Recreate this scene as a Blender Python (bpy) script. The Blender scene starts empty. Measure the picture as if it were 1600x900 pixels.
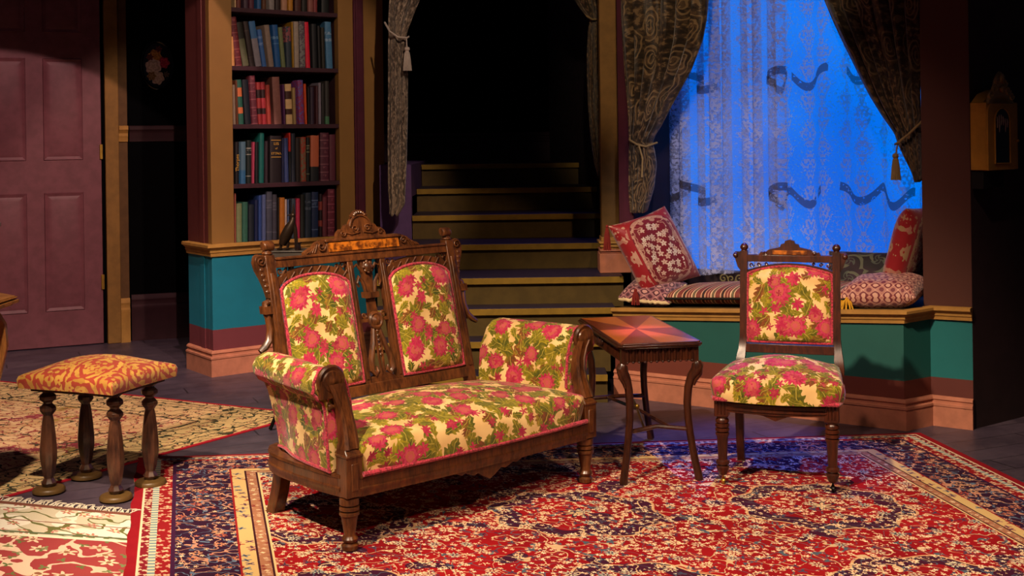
import bpy, math, random
from mathutils import Matrix, Vector
PI = math.pi
random.seed(7)
scn = bpy.context.scene
COL = scn.collection

# ------------------------------------------------------------------ camera
EYE = 1.35
ROLL = 0.0135
cam_d = bpy.data.cameras.new('camera')
cam = bpy.data.objects.new('camera', cam_d)
COL.objects.link(cam)
cam_d.sensor_width = 36.0
cam_d.lens = 1900 / 1600 * 36.0
cam_d.shift_y = -(450 - 217) / 1600
cam_d.clip_end = 60
cr, sr = math.cos(ROLL), math.sin(ROLL)
cam.matrix_world = Matrix(((cr, sr, 0, 0), (0, 0, -1, 0), (-sr, cr, 0, EYE), (0, 0, 0, 1)))
scn.camera = cam

# ------------------------------------------------------------------ view / world
scn.view_settings.view_transform = 'Standard'
scn.view_settings.look = 'None'
scn.view_settings.gamma = 1
scn.view_settings.use_curve_mapping = False
scn.view_settings.exposure = 0.0
w = bpy.data.worlds.new('world'); scn.world = w; w.use_nodes = True
w.node_tree.nodes['Background'].inputs[0].default_value = (0.55, 0.42, 0.62, 1)
w.node_tree.nodes['Background'].inputs[1].default_value = 0.03

# ------------------------------------------------------------------ stage lamps
def spot(name, loc, target, energy, color, angle, blend=0.3, size=0.08):
    l = bpy.data.lights.new(name, 'SPOT'); l.energy = energy; l.color = color
    l.spot_size = math.radians(angle); l.spot_blend = blend; l.shadow_soft_size = size
    o = bpy.data.objects.new(name, l); COL.objects.link(o)
    o.location = loc
    d = Vector(target) - Vector(loc)
    o.rotation_euler = d.to_track_quat('-Z', 'Y').to_euler()
    return o
WARM = (1.0, 0.76, 0.52)
spot('key_spot', (-2.2, 0.6, 5.2), (0.0, 4.5, 0.3), 2300, WARM, 35, 0.5, 0.10)
spot('fill_spot', (2.6, 0.2, 4.8), (0.4, 4.2, 0.3), 420, (1.0, 0.70, 0.46), 32, 0.6, 0.14)
spot('rug_spot', (0.8, 0.9, 5.0), (0.6, 3.6, 0.0), 620, (1.0, 0.70, 0.50), 36, 0.8, 0.14)
spot('stool_spot', (-1.0, 1.4, 5.0), (-2.0, 5.4, 0.0), 1300, (1.0, 0.78, 0.56), 34, 0.5, 0.10)
spot('door_spot', (-0.6, 3.4, 4.4), (-3.55, 7.84, -0.46), 560, (1.0, 0.62, 0.56), 36.2, 0.03, 0.02)
spot('bookcase_spot', (0.9, 2.2, 4.4), (-1.5, 7.2, 1.2), 640, (1.0, 0.72, 0.55), 25, 0.35, 0.06)
spot('stair_spot', (1.55, 2.0, 4.9), (-0.20, 7.0, 0.60), 260, (1.0, 0.62, 0.30), 15, 0.3, 0.04)
spot('window_seat_spot', (0.2, 2.4, 4.2), (1.45, 6.1, 0.25), 240, (1.0, 0.64, 0.46), 28, 0.7, 0.06)
spot('drape_spot', (0.3, 2.6, 3.0), (1.05, 6.5, 2.05), 230, (1.0, 0.76, 0.50), 24, 0.5, 0.06)
spot('lace_spot', (0.5, 2.6, 3.0), (1.15, 6.7, 0.95), 330, (0.80, 0.78, 1.0), 19, 1.0, 0.05)
spot('purple_sheen_spot', (1.6, 7.0, 7.8), (0.53, 5.00, 0.5), 9000, (0.45, 0.12, 1.0), 2.6, 0.8, 0.05)  # added lamp; its purple stands in for the window's sheen on the table top
spot('blue_rug_spot', (1.6, 7.2, 8.0), (0.95, 5.15, 0.0), 2600, (0.08, 0.12, 1.0), 11, 0.9, 0.05)
spot('blue_stair_spot', (0.2, 8.9, 6.0), (0.0, 6.85, 0.6), 130, (0.10, 0.10, 1.0), 18, 0.8, 0.05)

# ------------------------------------------------------------------ node helper
def lin(h):
    h = h.lstrip('#'); o = []
    for i in (0, 2, 4):
        v = int(h[i:i+2], 16) / 255
        o.append(v / 12.92 if v <= .04045 else ((v + .055) / 1.055) ** 2.4)
    return tuple(o)
class S:
    """a node socket that can be used in arithmetic"""
    def __init__(s, nt, k): s.nt = nt; s.k = k
    def _m(s, op, *a, clamp=False):
        n = s.nt.nodes.new('ShaderNodeMath'); n.operation = op; n.use_clamp = clamp
        for i, v in enumerate((s,) + a):
            if isinstance(v, S): s.nt.links.new(v.k, n.inputs[i])
            else: n.inputs[i].default_value = v
        return S(s.nt, n.outputs[0])
    def __add__(s, o): return s._m('ADD', o)
    __radd__ = __add__
    def __sub__(s, o): return s._m('SUBTRACT', o)
    def __rsub__(s, o): return (s * -1.0) + o
    def __mul__(s, o): return s._m('MULTIPLY', o)
    __rmul__ = __mul__
    def __truediv__(s, o): return s._m('DIVIDE', o)
    def lt(s, o): return s._m('LESS_THAN', o)
    def gt(s, o): return s._m('GREATER_THAN', o)
    def min(s, o): return s._m('MINIMUM', o)
    def max(s, o): return s._m('MAXIMUM', o)
    def abs(s): return s._m('ABSOLUTE')
    def sin(s): return s._m('SINE')
    def cos(s): return s._m('COSINE')
    def fract(s): return s._m('FRACT')
    def sqrt(s): return s._m('SQRT')
    def pp(s, o): return s._m('PINGPONG', o)
    def clamp(s): return s._m('ADD', 0.0, clamp=True)
    def step(s, a, b):      # smooth 0..1 between a and b
        n = s.nt.nodes.new('ShaderNodeMapRange'); n.interpolation_type = 'SMOOTHSTEP'
        s.nt.links.new(s.k, n.inputs[0]); n.inputs[1].default_value = a; n.inputs[2].default_value = b
        return S(s.nt, n.outputs[0])
    def band(s, a, b): return s.gt(a) * s.lt(b)
class Mat:
    def __init__(s, name, rough=.6, metal=0, spec=.4, coat=0, sheen=0):
        s.m = bpy.data.materials.new(name); s.m.use_nodes = True; s.nt = s.m.node_tree
        s.b = s.nt.nodes['Principled BSDF']
        s.b.inputs['Roughness'].default_value = rough
        s.b.inputs['Metallic'].default_value = metal
        s.b.inputs['Specular IOR Level'].default_value = spec
        s.b.inputs['Coat Weight'].default_value = coat
        s.b.inputs['Coat Roughness'].default_value = .2
        s.b.inputs['Sheen Weight'].default_value = sheen
    def uv(s):
        n = s.nt.nodes.new('ShaderNodeTexCoord'); return s.xyz(n.outputs['UV'])
    def ob(s):
        n = s.nt.nodes.new('ShaderNodeTexCoord'); return s.xyz(n.outputs['Object'])
    def gen(s):
        n = s.nt.nodes.new('ShaderNodeTexCoord'); return s.xyz(n.outputs['Generated'])
    def xyz(s, k):
        n = s.nt.nodes.new('ShaderNodeSeparateXYZ'); s.nt.links.new(k, n.inputs[0])
        return tuple(S(s.nt, o) for o in n.outputs)
    def vec(s, x, y, z=0.0):
        n = s.nt.nodes.new('ShaderNodeCombineXYZ')
        for i, v in enumerate((x, y, z)):
            if isinstance(v, S): s.nt.links.new(v.k, n.inputs[i])
            else: n.inputs[i].default_value = v
        return n.outputs[0]
    def noise(s, x, y, z=0.0, scale=5, detail=2, rough=.5):
        n = s.nt.nodes.new('ShaderNodeTexNoise'); s.nt.links.new(s.vec(x, y, z), n.inputs['Vector'])
        n.inputs['Scale'].default_value = scale; n.inputs['Detail'].default_value = detail
        n.inputs['Roughness'].default_value = rough
        return S(s.nt, n.outputs[0])
    def cells(s, x, y, rnd=.8):
        """voronoi cells in 2D: radius, angle to the cell's centre and a random value per cell"""
        n = s.nt.nodes.new('ShaderNodeTexVoronoi'); n.voronoi_dimensions = '2D'
        s.nt.links.new(s.vec(x, y), n.inputs['Vector']); n.inputs['Scale'].default_value = 1
        n.inputs['Randomness'].default_value = rnd
        px, py, _ = s.xyz(n.outputs['Position']); r, g, b = s.xyz(n.outputs['Color'])
        dx, dy = x - px, y - py
        rad = (dx * dx + dy * dy).sqrt()
        ang = dy._m('ARCTAN2', dx)
        return rad, ang, r, g, b
    def mix(s, f, a, b):
        n = s.nt.nodes.new('ShaderNodeMix'); n.data_type = 'RGBA'
        if isinstance(f, S): s.nt.links.new(f.k, n.inputs[0])
        else: n.inputs[0].default_value = f
        for i, v in ((6, a), (7, b)):
            if isinstance(v, tuple): n.inputs[i].default_value = v[:3] + (1,)
            elif isinstance(v, str): n.inputs[i].default_value = lin(v) + (1,)
            else: s.nt.links.new(v, n.inputs[i])
        return n.outputs[2]
    def color(s, c):
        k = s.b.inputs['Base Color']
        if isinstance(c, str): k.default_value = lin(c) + (1,)
        elif isinstance(c, tuple): k.default_value = c[:3] + (1,)
        else: s.nt.links.new(c, k)
        return s
    def bump(s, h, strength=.3, dist=.01):
        n = s.nt.nodes.new('ShaderNodeBump'); n.inputs['Strength'].default_value = strength
        n.inputs['Distance'].default_value = dist
        s.nt.links.new(h.k, n.inputs['Height']); s.nt.links.new(n.outputs[0], s.b.inputs['Normal'])
        return s

# ------------------------------------------------------------------ mesh helper
class MB:
    def __init__(s): s.v = []; s.f = []; s.uv = []; s.mi = []; s.cur = 0
    def add(s, vs, fs, uvs=None, M=None):
        o = len(s.v)
        for i, p in enumerate(vs):
            p = Vector(p)
            if M is not None: p = M @ p
            s.v.append(p); s.uv.append(uvs[i] if uvs else (p.x + p.y * .6, p.z + p.y * .8))
        for f in fs: s.f.append([o + i for i in f]); s.mi.append(s.cur)
        return s
    def box(s, x0, x1, y0, y1, z0, z1, M=None):
        vs = [(x, y, z) for z in (z0, z1) for y in (y0, y1) for x in (x0, x1)]
        return s.add(vs, [(0, 2, 3, 1), (4, 5, 7, 6), (0, 1, 5, 4), (1, 3, 7, 5), (3, 2, 6, 7), (2, 0, 4, 6)], None, M)
    def prism(s, poly, y0, y1, M=None):
        """polygon in (x, z) given a depth along y"""
        n = len(poly)
        vs = [(x, y0, z) for x, z in poly] + [(x, y1, z) for x, z in poly]
        fs = [list(range(n)), list(range(2 * n - 1, n - 1, -1))]
        for i in range(n): j = (i + 1) % n; fs.append((j, i, n + i, n + j))
        return s.add(vs, fs, None, M)
    def slab(s, poly, z0, z1, M=None):
        """polygon in (x, y) given a height"""
        n = len(poly)
        vs = [(x, y, z0) for x, y in poly] + [(x, y, z1) for x, y in poly]
        fs = [list(range(n - 1, -1, -1)), list(range(n, 2 * n))]
        for i in range(n): j = (i + 1) % n; fs.append((i, j, n + j, n + i))
        return s.add(vs, fs, None, M)
    def lathe(s, prof, n=24, M=None):
        vs = []; fs = []
        for r, z in prof:
            for i in range(n): a = 2 * PI * (i + .5) / n; vs.append((r * math.cos(a), r * math.sin(a), z))
        for k in range(len(prof) - 1):
            for i in range(n):
                j = (i + 1) % n; fs.append((k*n+i, k*n+j, (k+1)*n+j, (k+1)*n+i))
        fs.append(list(range(n - 1, -1, -1))); fs.append([(len(prof)-1)*n + i for i in range(n)])
        return s.add(vs, fs, None, M)
    def tube(s, pts, r, n=10, M=None, flat=1.0, closed=False):
        pts = [Vector(p) for p in pts]; N = len(pts); vs = []; fs = []
        up = None
        for k, p in enumerate(pts):
            if closed: t = pts[(k+1) % N] - pts[k-1]
            else: t = pts[min(k+1, N-1)] - pts[max(k-1, 0)]
            t.normalize()
            if up is None:
                up = Vector((0, 1, 0)) if abs(t.y) < .8 else Vector((0, 0, 1))
            up = (up - t * up.dot(t)).normalized()
            sd = t.cross(up)
            rr = r[k] if isinstance(r, (list, tuple)) else r
            for i in range(n):
                a = 2 * PI * i / n
                vs.append(p + sd * (rr * math.cos(a)) + up * (rr * flat * math.sin(a)))
        for k in range(N if closed else N - 1):
            q = (k + 1) % N
            for i in range(n): j = (i + 1) % n; fs.append((k*n+i, k*n+j, q*n+j, q*n+i))
        if not closed:
            fs.append(list(range(n - 1, -1, -1))); fs.append([(N-1)*n + i for i in range(n)])
        return s.add(vs, fs, None, M)
    def ell(s, c, r, n=16, M=None):
        if not isinstance(r, (tuple, list)): r = (r, r, r)
        pr = []
        m = n // 2
        vs = []; fs = []
        for k in range(m + 1):
            t = PI * k / m
            for i in range(n):
                a = 2 * PI * i / n
                vs.append((c[0] + r[0]*math.sin(t)*math.cos(a), c[1] + r[1]*math.sin(t)*math.sin(a), c[2] - r[2]*math.cos(t)))
        for k in range(m):
            for i in range(n): j = (i+1) % n; fs.append((k*n+i, k*n+j, (k+1)*n+j, (k+1)*n+i))
        return s.add(vs, fs, None, M)
    def grid(s, fn, nu, nv, M=None, uv=None, flip=False):
        """surface fn(a, b) for a, b in 0..1; uv runs in metres along the surface"""
        P = [[Vector(fn(i / nu, j / nv)) for i in range(nu + 1)] for j in range(nv + 1)]
        U = [[0.0] * (nu + 1) for _ in range(nv + 1)]; V = [[0.0] * (nu + 1) for _ in range(nv + 1)]
        for j in range(nv + 1):
            for i in range(1, nu + 1): U[j][i] = U[j][i-1] + (P[j][i] - P[j][i-1]).length
            m = U[j][nu // 2]; U[j] = [x - m for x in U[j]]
        for i in range(nu + 1):
            for j in range(1, nv + 1): V[j][i] = V[j-1][i] + (P[j][i] - P[j-1][i]).length
            m = V[nv // 2][i]
            for j in range(nv + 1): V[j][i] -= m
        vs = []; uvs = []; fs = []
        for j in range(nv + 1):
            for i in range(nu + 1):
                vs.append(P[j][i]); uvs.append(uv(i / nu, j / nv) if uv else (U[j][i], V[j][i]))
        W = nu + 1
        for j in range(nv):
            for i in range(nu):
                q = (j*W+i, j*W+i+1, (j+1)*W+i+1, (j+1)*W+i)
                fs.append(q[::-1] if flip else q)
        return s.add(vs, fs, uvs, M)
    def xf(s, fn):
        s.v = [Vector(fn(p)) for p in s.v]; return s
    def build(s, name, mat, parent=None, bevel=0, label=None, sub=0, solid=0, ang=.7, M=None):
        me = bpy.data.meshes.new(name)
        me.from_pydata([tuple(p) for p in s.v], [], s.f)
        ul = me.uv_layers.new(name='uv')
        for lp in me.loops: ul.data[lp.index].uv = s.uv[lp.vertex_index]
        mats = mat if isinstance(mat, (list, tuple)) else [mat]
        for m in mats: me.materials.append(m.m if isinstance(m, Mat) else m)
        if len(mats) > 1:
            for p, k in zip(me.polygons, s.mi): p.material_index = k
        me.shade_smooth()
        me.set_sharp_from_angle(angle=ang)
        me.update()
        o = bpy.data.objects.new(name, me); COL.objects.link(o)
        if parent: o.parent = parent
        if M is not None: o.matrix_world = M
        if solid:
            q = o.modifiers.new('solid', 'SOLIDIFY'); q.thickness = solid; q.offset = 0
        if bevel:
            q = o.modifiers.new('bevel', 'BEVEL'); q.width = bevel; q.segments = 2; q.limit_method = 'ANGLE'; q.angle_limit = .6
        if sub:
            q = o.modifiers.new('sub', 'SUBSURF'); q.levels = sub; q.render_levels = sub
        if label: o['label'] = label
        return o
def tag(o, label, cat, group=None, kind=None):
    o['label'] = label; o['category'] = cat
    if group: o['group'] = group
    if kind: o['kind'] = kind
    return o
def thing(name, label, cat, loc=(0, 0, 0), rz=0, group=None, M=None):
    o = bpy.data.objects.new(name, None); COL.objects.link(o)
    o.empty_display_size = .1
    if M is not None: o.matrix_world = M
    else: o.location = loc; o.rotation_euler = (0, 0, rz)
    return tag(o, label, cat, group)
def structure(o, label=None):
    o['kind'] = 'structure'
    if label: o['label'] = label
    return o
def copy_tree(o, parent=None):
    c = o.copy(); COL.objects.link(c)
    if parent: c.parent = parent
    for ch in list(o.children): copy_tree(ch, c)
    return c
def frame(ox, oy, dx, dy, oz=0.0):
    l = math.hypot(dx, dy); dx /= l; dy /= l
    return Matrix(((dx, -dy, 0, ox), (dy, dx, 0, oy), (0, 0, 1, oz), (0, 0, 0, 1)))
def sstep(a, b, x):
    t = min(1, max(0, (x - a) / (b - a))); return t * t * (3 - 2 * t)
def arc(cx, cz, r, a0, a1, n, rz=None):
    rz = r if rz is None else rz
    return [(cx + r * math.cos(a0 + (a1 - a0) * i / n), cz + rz * math.sin(a0 + (a1 - a0) * i / n)) for i in range(n + 1)]
def spiral(cx, y, cz, r, turns=1.6, n=28, d=1, a0=0):
    return [(cx + r * (1 - .85 * i / n) * math.cos(a0 + d * 2 * PI * turns * i / n), y,
             cz + r * (1 - .85 * i / n) * math.sin(a0 + d * 2 * PI * turns * i / n)) for i in range(n + 1)]
def interp(tab, z):
    """tab: rows sorted by falling first value"""
    if z >= tab[0][0]: return tab[0][1:]
    for a, b in zip(tab, tab[1:]):
        if z >= b[0]:
            t = (a[0] - z) / (a[0] - b[0]); return tuple(p + (q - p) * t for p, q in zip(a[1:], b[1:]))
    return tab[-1][1:]

# ------------------------------------------------------------------ materials
def wood(name, dark, light, rough=.34, scale=1.0, coat=.3):
    m = Mat(name, rough, coat=coat)
    x, y, z = m.ob()
    n = m.noise(x * 6.0, y * 6.0, z * 2.0, 4 * scale, 4, .6)
    g = m.noise(x * 40.0, y * 40.0, z * 6.0, 3 * scale, 3, .6)
    m.color(m.mix((n * .7 + g * .5 - .1).step(.25, .8), dark, light))
    m.bump(g, .12, .002)
    return m
W_SETTEE = wood('settee_walnut', '#2a140a', '#70401e')
W_CHAIR = wood('dark_walnut', '#200c08', '#54240f')
W_TABLE = wood('table_mahogany', '#1c0c08', '#4a2413', .28)
W_STOOL = wood('stool_walnut', '#241410', '#5e3a28', .3)
W_LEFT = wood('honey_oak', '#7a4a22', '#b47a40', .4)
M_BURL = Mat('burl_veneer', .3, coat=.4)
x, y, z = M_BURL.ob()
n = M_BURL.noise(x, y, z, 34, 3, .6)
M_BURL.color(M_BURL.mix(n.step(.38, .6), '#5a2c0c', '#b8681c'))

def floral(name, seed=0.0, dark=0.0):
    """cut velvet: cream ground, olive leaves, magenta flowers"""
    m = Mat(name, .75, spec=.25, sheen=.15)
    x, y, z = m.uv()
    x = x + seed; y = y + seed * .73
    wx = m.noise(x, y, 0.0, 22, 2) - .5; wy = m.noise(x, y, 3.7, 22, 2) - .5
    X = x + wx * .030; Y = y + wy * .030
    # leaves, two layers of lobed elongated blobs
    c = m.mix(m.noise(x, y, 1.0, 9).step(.3, .7), '#cca468', '#e8c888')
    leaf = None
    for k, (sc, L_, wd, keep) in enumerate(((9.5, .60, .29, .0), (13.0, .58, .28, .05), (19.0, .54, .26, .2))):
        rad, ang, r, g, b = m.cells(X * sc + k * 5.3, Y * sc + k * 2.1, .9)
        a = ang + r * 6.28
        lx = rad * a.cos(); ly = rad * a.sin()
        f = (1.0 - (lx * lx) / (L_ * L_)) * wd * (1.0 + (lx * 24.0 + ly.abs() * 20.0).sin() * .26) - ly.abs()
        on = f.gt(0.0) * b.gt(keep)
        gcol = m.mix(g, '#444c06', '#988610')
        gcol = m.mix(r.gt(.80), gcol, '#7a3c18')
        gcol = m.mix(m.noise(x, y, 2.0 + k, 30).step(.45, .7) * .6, gcol, '#a89420')
        gcol = m.mix(f.step(.05, .2) * .5, gcol, '#383c08')
        gcol = m.mix(ly.abs().lt(.018) * .7, gcol, '#b8a440')
        c = m.mix(on, c, gcol)
        leaf = on if leaf is None else leaf.max(on)
    for k, (sc, n_, sz, keep, wob) in enumerate(((7.8, 13.0, .33, .22, .07), (11.5, 7.0, .26, .50, .15), (19.0, 5.0, .30, .60, .26))):
        rad, ang, r, g, b = m.cells(X * sc + 9.1 + k, Y * sc + 4.4 * (k + 1), .85)
        a = ang + r * 6.28
        R = ((a * n_).cos() * (wob * 1.6) + (1.0 - wob) + (a * (n_ * 2 + 3)).cos() * .07) * sz * (g * .4 + .75)
        f = R - rad
        on = f.gt(0.0) * b.gt(keep)
        col = m.mix(g, '#7c0428', '#b4204c')
        col = m.mix(m.noise(x, y, 7.0 + k, 40).step(.4, .65) * .45, col, '#c05850')
        col = m.mix(((a * n_).cos() * .5 + .5).step(.0, .5) * rad.lt(sz) * -.35 + .35, col, '#780824')
        if k == 0: col = m.mix((rad * 42.0 + (a * 7.0).sin() * .6).sin().gt(.35) * .45, m.mix(rad.lt(.15) * .7, col, '#b8604a'), '#c84468')
        c = m.mix(on, c, col)
        leaf = leaf.max(on)
    m.color(c)
    m.bump(leaf, .5, .003)
    return m
M_FLORAL = floral('floral_velvet')
M_FLORAL2 = floral('floral_velvet_chair', 3.31)
M_PIPE = Mat('crimson_gimp', .8, sheen=.3)
x, y, z = M_PIPE.ob()
M_PIPE.color(M_PIPE.mix(M_PIPE.noise(x, y, z, 150, 1).step(.4, .6), '#7c1024', '#b83048'))

def plain(name, c, rough=.7, metal=0, spec=.3, var=.12, scale=14):
    m = Mat(name, rough, metal, spec)
    x, y, z = m.ob()
    l = lin(c)
    n = m.noise(x, y, z, scale, 3, .6)
    m.color(m.mix(n.step(.3, .7), tuple(v * (1 - var) for v in l), tuple(min(1, v * (1 + var)) for v in l)))
    m.bump(m.noise(x, y, z, 220, 1), .05, .002)
    return m
P_OCHRE = plain('ochre_paint', '#84602e')
P_OCHRE2 = plain('ochre_paint_moulding', '#a87c3c')
P_MAROON = plain('maroon_trim_paint', '#481828')
P_RUST = plain('rust_wall_paint', '#5c2a22')
P_BROWN = plain('brown_wall_paint', '#74402c')
P_SALMON = plain('salmon_baseboard_paint', '#b07058')
P_DOOR = plain('door_paint', '#74444c', .5)
P_BLACK = plain('flat_black', '#050506', .95, spec=.05)
P_SHELF = plain('shelf_paint', '#3a2028')
P_DKWALL = plain('dark_plum_wall_paint', '#2a1a1c')
P_OLIVE = plain('stair_riser_paint', '#4c3c18')
P_NOSE = plain('stair_nosing_paint', '#80641e')
P_TREAD = plain('stair_tread_paint', '#2a2230', .5)
P_PURPLE = plain('purple_stringer_paint', '#4c3460')
P_IRON = plain('black_iron', '#14110f', .4, .6)
P_BRASS = plain('aged_brass', '#b08a3c', .35, .8)
P_SILVER = plain('satin_nickel', '#b0a8a0', .3, .8)

def dado(name, upper, teal, hi_teal=.76, lo=.268):
    """painted wall: upper colour, teal dado and a maroon band above the skirting"""
    m = Mat(name, .6)
    x, y, z = m.ob()
    n = m.noise(x, y, z, 10, 3)
    def t(c, k): return tuple(v * k for v in lin(c))
    u = m.mix(n, t(upper, .9), t(upper, 1.1))
    te = m.mix(n, t(teal, .88), t(teal, 1.12))
    ma = m.mix(n, t('#6a3038', .9), t('#6a3038', 1.1))
    wob = (m.noise(x, y, 0.0, 8) - .5) * .004
    c = m.mix((z + wob).lt(hi_teal), u, te)
    c = m.mix((z + wob).lt(lo), c, ma)
    m.color(c)
    return m
# ------------------------------------------------------------------ floor
mf = Mat('painted_plank_floor', .42, spec=.4)
x, y, z = mf.ob()
a_ = 0.42
u = x * math.cos(a_) + y * math.sin(a_); v = y * math.cos(a_) - x * math.sin(a_)
row = v / .14
k = row._m('FLOOR'); fr = row.fract()
un = (u + k * .73) / 1.9
gap = fr.lt(.035).max(un.fract().lt(.004))
nz = mf.noise(x, y, z, 5, 5, .7)
base = mf.mix(nz.step(.3, .75), '#3c323e', '#5c4e5a')
base = mf.mix((k * .37).fract() * .35, base, '#4a3e50')
scr = mf.noise(u * .4, v * 9.0, 0.0, 9, 4, .7)
base = mf.mix(scr.step(.66, .8) * .35, base, '#7c6c68')
mf.color(mf.mix(gap * .75, base, '#120e12'))
mf.bump(gap * -1.0 + nz * .1, .3, .003)
structure(MB().box(-6, 6, -1.5, 14, -.05, 0).build('floor', mf))

# ------------------------------------------------------------------ the bookcase wall (left of the stairs)
FB = frame(-1.742, 7.024, .797, .604)      # x along the wall, y into it
TEAL = '#0c6c84'
m_bkwall = dado('bookcase_wall_paint', '#84602e', TEAL)
mb = MB()
mb.box(0, 1.18, 0, .05, 0, .762, FB)                       # dado front
mb.box(0, .14, 0, .05, .762, 2.7, FB)
mb.box(.845, .95, 0, .05, .762, 2.7, FB)
mb.box(1.02, 1.18, .02, .07, .762, 2.7, FB)
structure(mb.build('wall_left', m_bkwall, bevel=.002))
structure(MB().box(.95, 1.02, -.012, .06, .762, 2.7, FB).box(.962, 1.008, -.02, 0, .762, 2.7, FB).build('trim_1', P_MAROON, bevel=.004), 'maroon upright strip right of the bookcase')
m_side = dado('bookcase_side_paint', '#5c2a26', TEAL)
SD = Matrix.Identity(4)
mb = MB()
mb.box(0, .05, .05, .35, 0, 2.7, FB)
mb.box(-.006, 0, .10, .16, .12, 2.7, FB)
structure(mb.build('wall_left_return', m_side, bevel=.002))
def profile_run(name, pts, prof, mat, label=None):
    """sweep a profile (out, z) along floor points; out is to the right-hand side of travel"""
    mb = MB(); n = len(pts); V = [Vector((p[0], p[1])) for p in pts]
    rows = []
    for i in range(n):
        d0 = (V[i] - V[i-1]).normalized() if i > 0 else None
        d1 = (V[i+1] - V[i]).normalized() if i < n - 1 else None
        if d0 is None: d0 = d1
        if d1 is None: d1 = d0
        n0 = Vector((d0.y, -d0.x)); n1 = Vector((d1.y, -d1.x))
        mt = (n0 + n1).normalized(); k = 1 / max(.3, mt.dot(n1))
        zz = pts[i][2] if len(pts[i]) > 2 else 0
        rows.append([(V[i].x + mt.x * o * k, V[i].y + mt.y * o * k, z + zz) for o, z in prof])
    m = len(prof); vs = [p for r in rows for p in r]; fs = []
    for i in range(n - 1):
        for j in range(m): q = (j + 1) % m; fs.append((i*m+j, (i+1)*m+j, (i+1)*m+q, i*m+q))
    fs.append(list(range(m))); fs.append([(n-1)*m + j for j in range(m - 1, -1, -1)])
    mb.add(vs, fs)
    return mb.build(name, mat, ang=.5)
def W(M, x, y, z=0):
    p = M @ Vector((x, y, 0)); return (p.x, p.y, z)
RAIL = [(0, -.075), (.012, -.072), (.014, -.055), (.02, -.048), (.02, -.035), (.034, -.022), (.042, -.018), (.042, -.004), (.034, 0), (0, 0)]
BASE = [(0, 0), (.02, 0), (.02, .098), (.024, .102), (.024, .112), (.014, .118), (.014, .128), (.02, .134), (.018, .142), (.008, .15), (0, .15)]
structure(profile_run('trim_2', [W(FB, 0, .35, .765), W(FB, 0, 0, .765), W(FB, 1.18, 0, .765)], RAIL, P_OCHRE2), 'ochre chair rail under the bookcase')
structure(profile_run('baseboard_left', [W(FB, 0, .35), W(FB, 0, 0), W(FB, 1.18, 0)], BASE, P_SALMON))
# dark jamb behind the ochre strip, going into the stair alcove
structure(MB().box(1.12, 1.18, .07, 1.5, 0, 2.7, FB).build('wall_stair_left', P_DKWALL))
# bookcase carcass
bk = thing('bookcase', 'built-in bookcase with dark plum shelves full of books, framed by ochre uprights', 'bookcase', M=FB)
MB().box(.10, .89, .30, .32, .70, 2.7).build('back_panel', plain('bookcase_back', '#140c10'), bk)
mb = MB().box(.115, .139, .05, .30, .70, 2.7)
mb.build('side_panel', P_SHELF, bk); MB().box(.846, .87, .05, .30, .70, 2.7).build('side_panel', P_SHELF, bk)
SHZ = [2.143, 1.80, 1.457, 1.106, .762]
for zz in SHZ:
    MB().box(.139, .846, .006, .30, zz - .026, zz).build('shelf', P_SHELF, bk, bevel=.002)
MB().box(.139, .846, .006, .30, 2.49, 2.51).build('shelf', P_SHELF, bk, bevel=.002)

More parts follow.
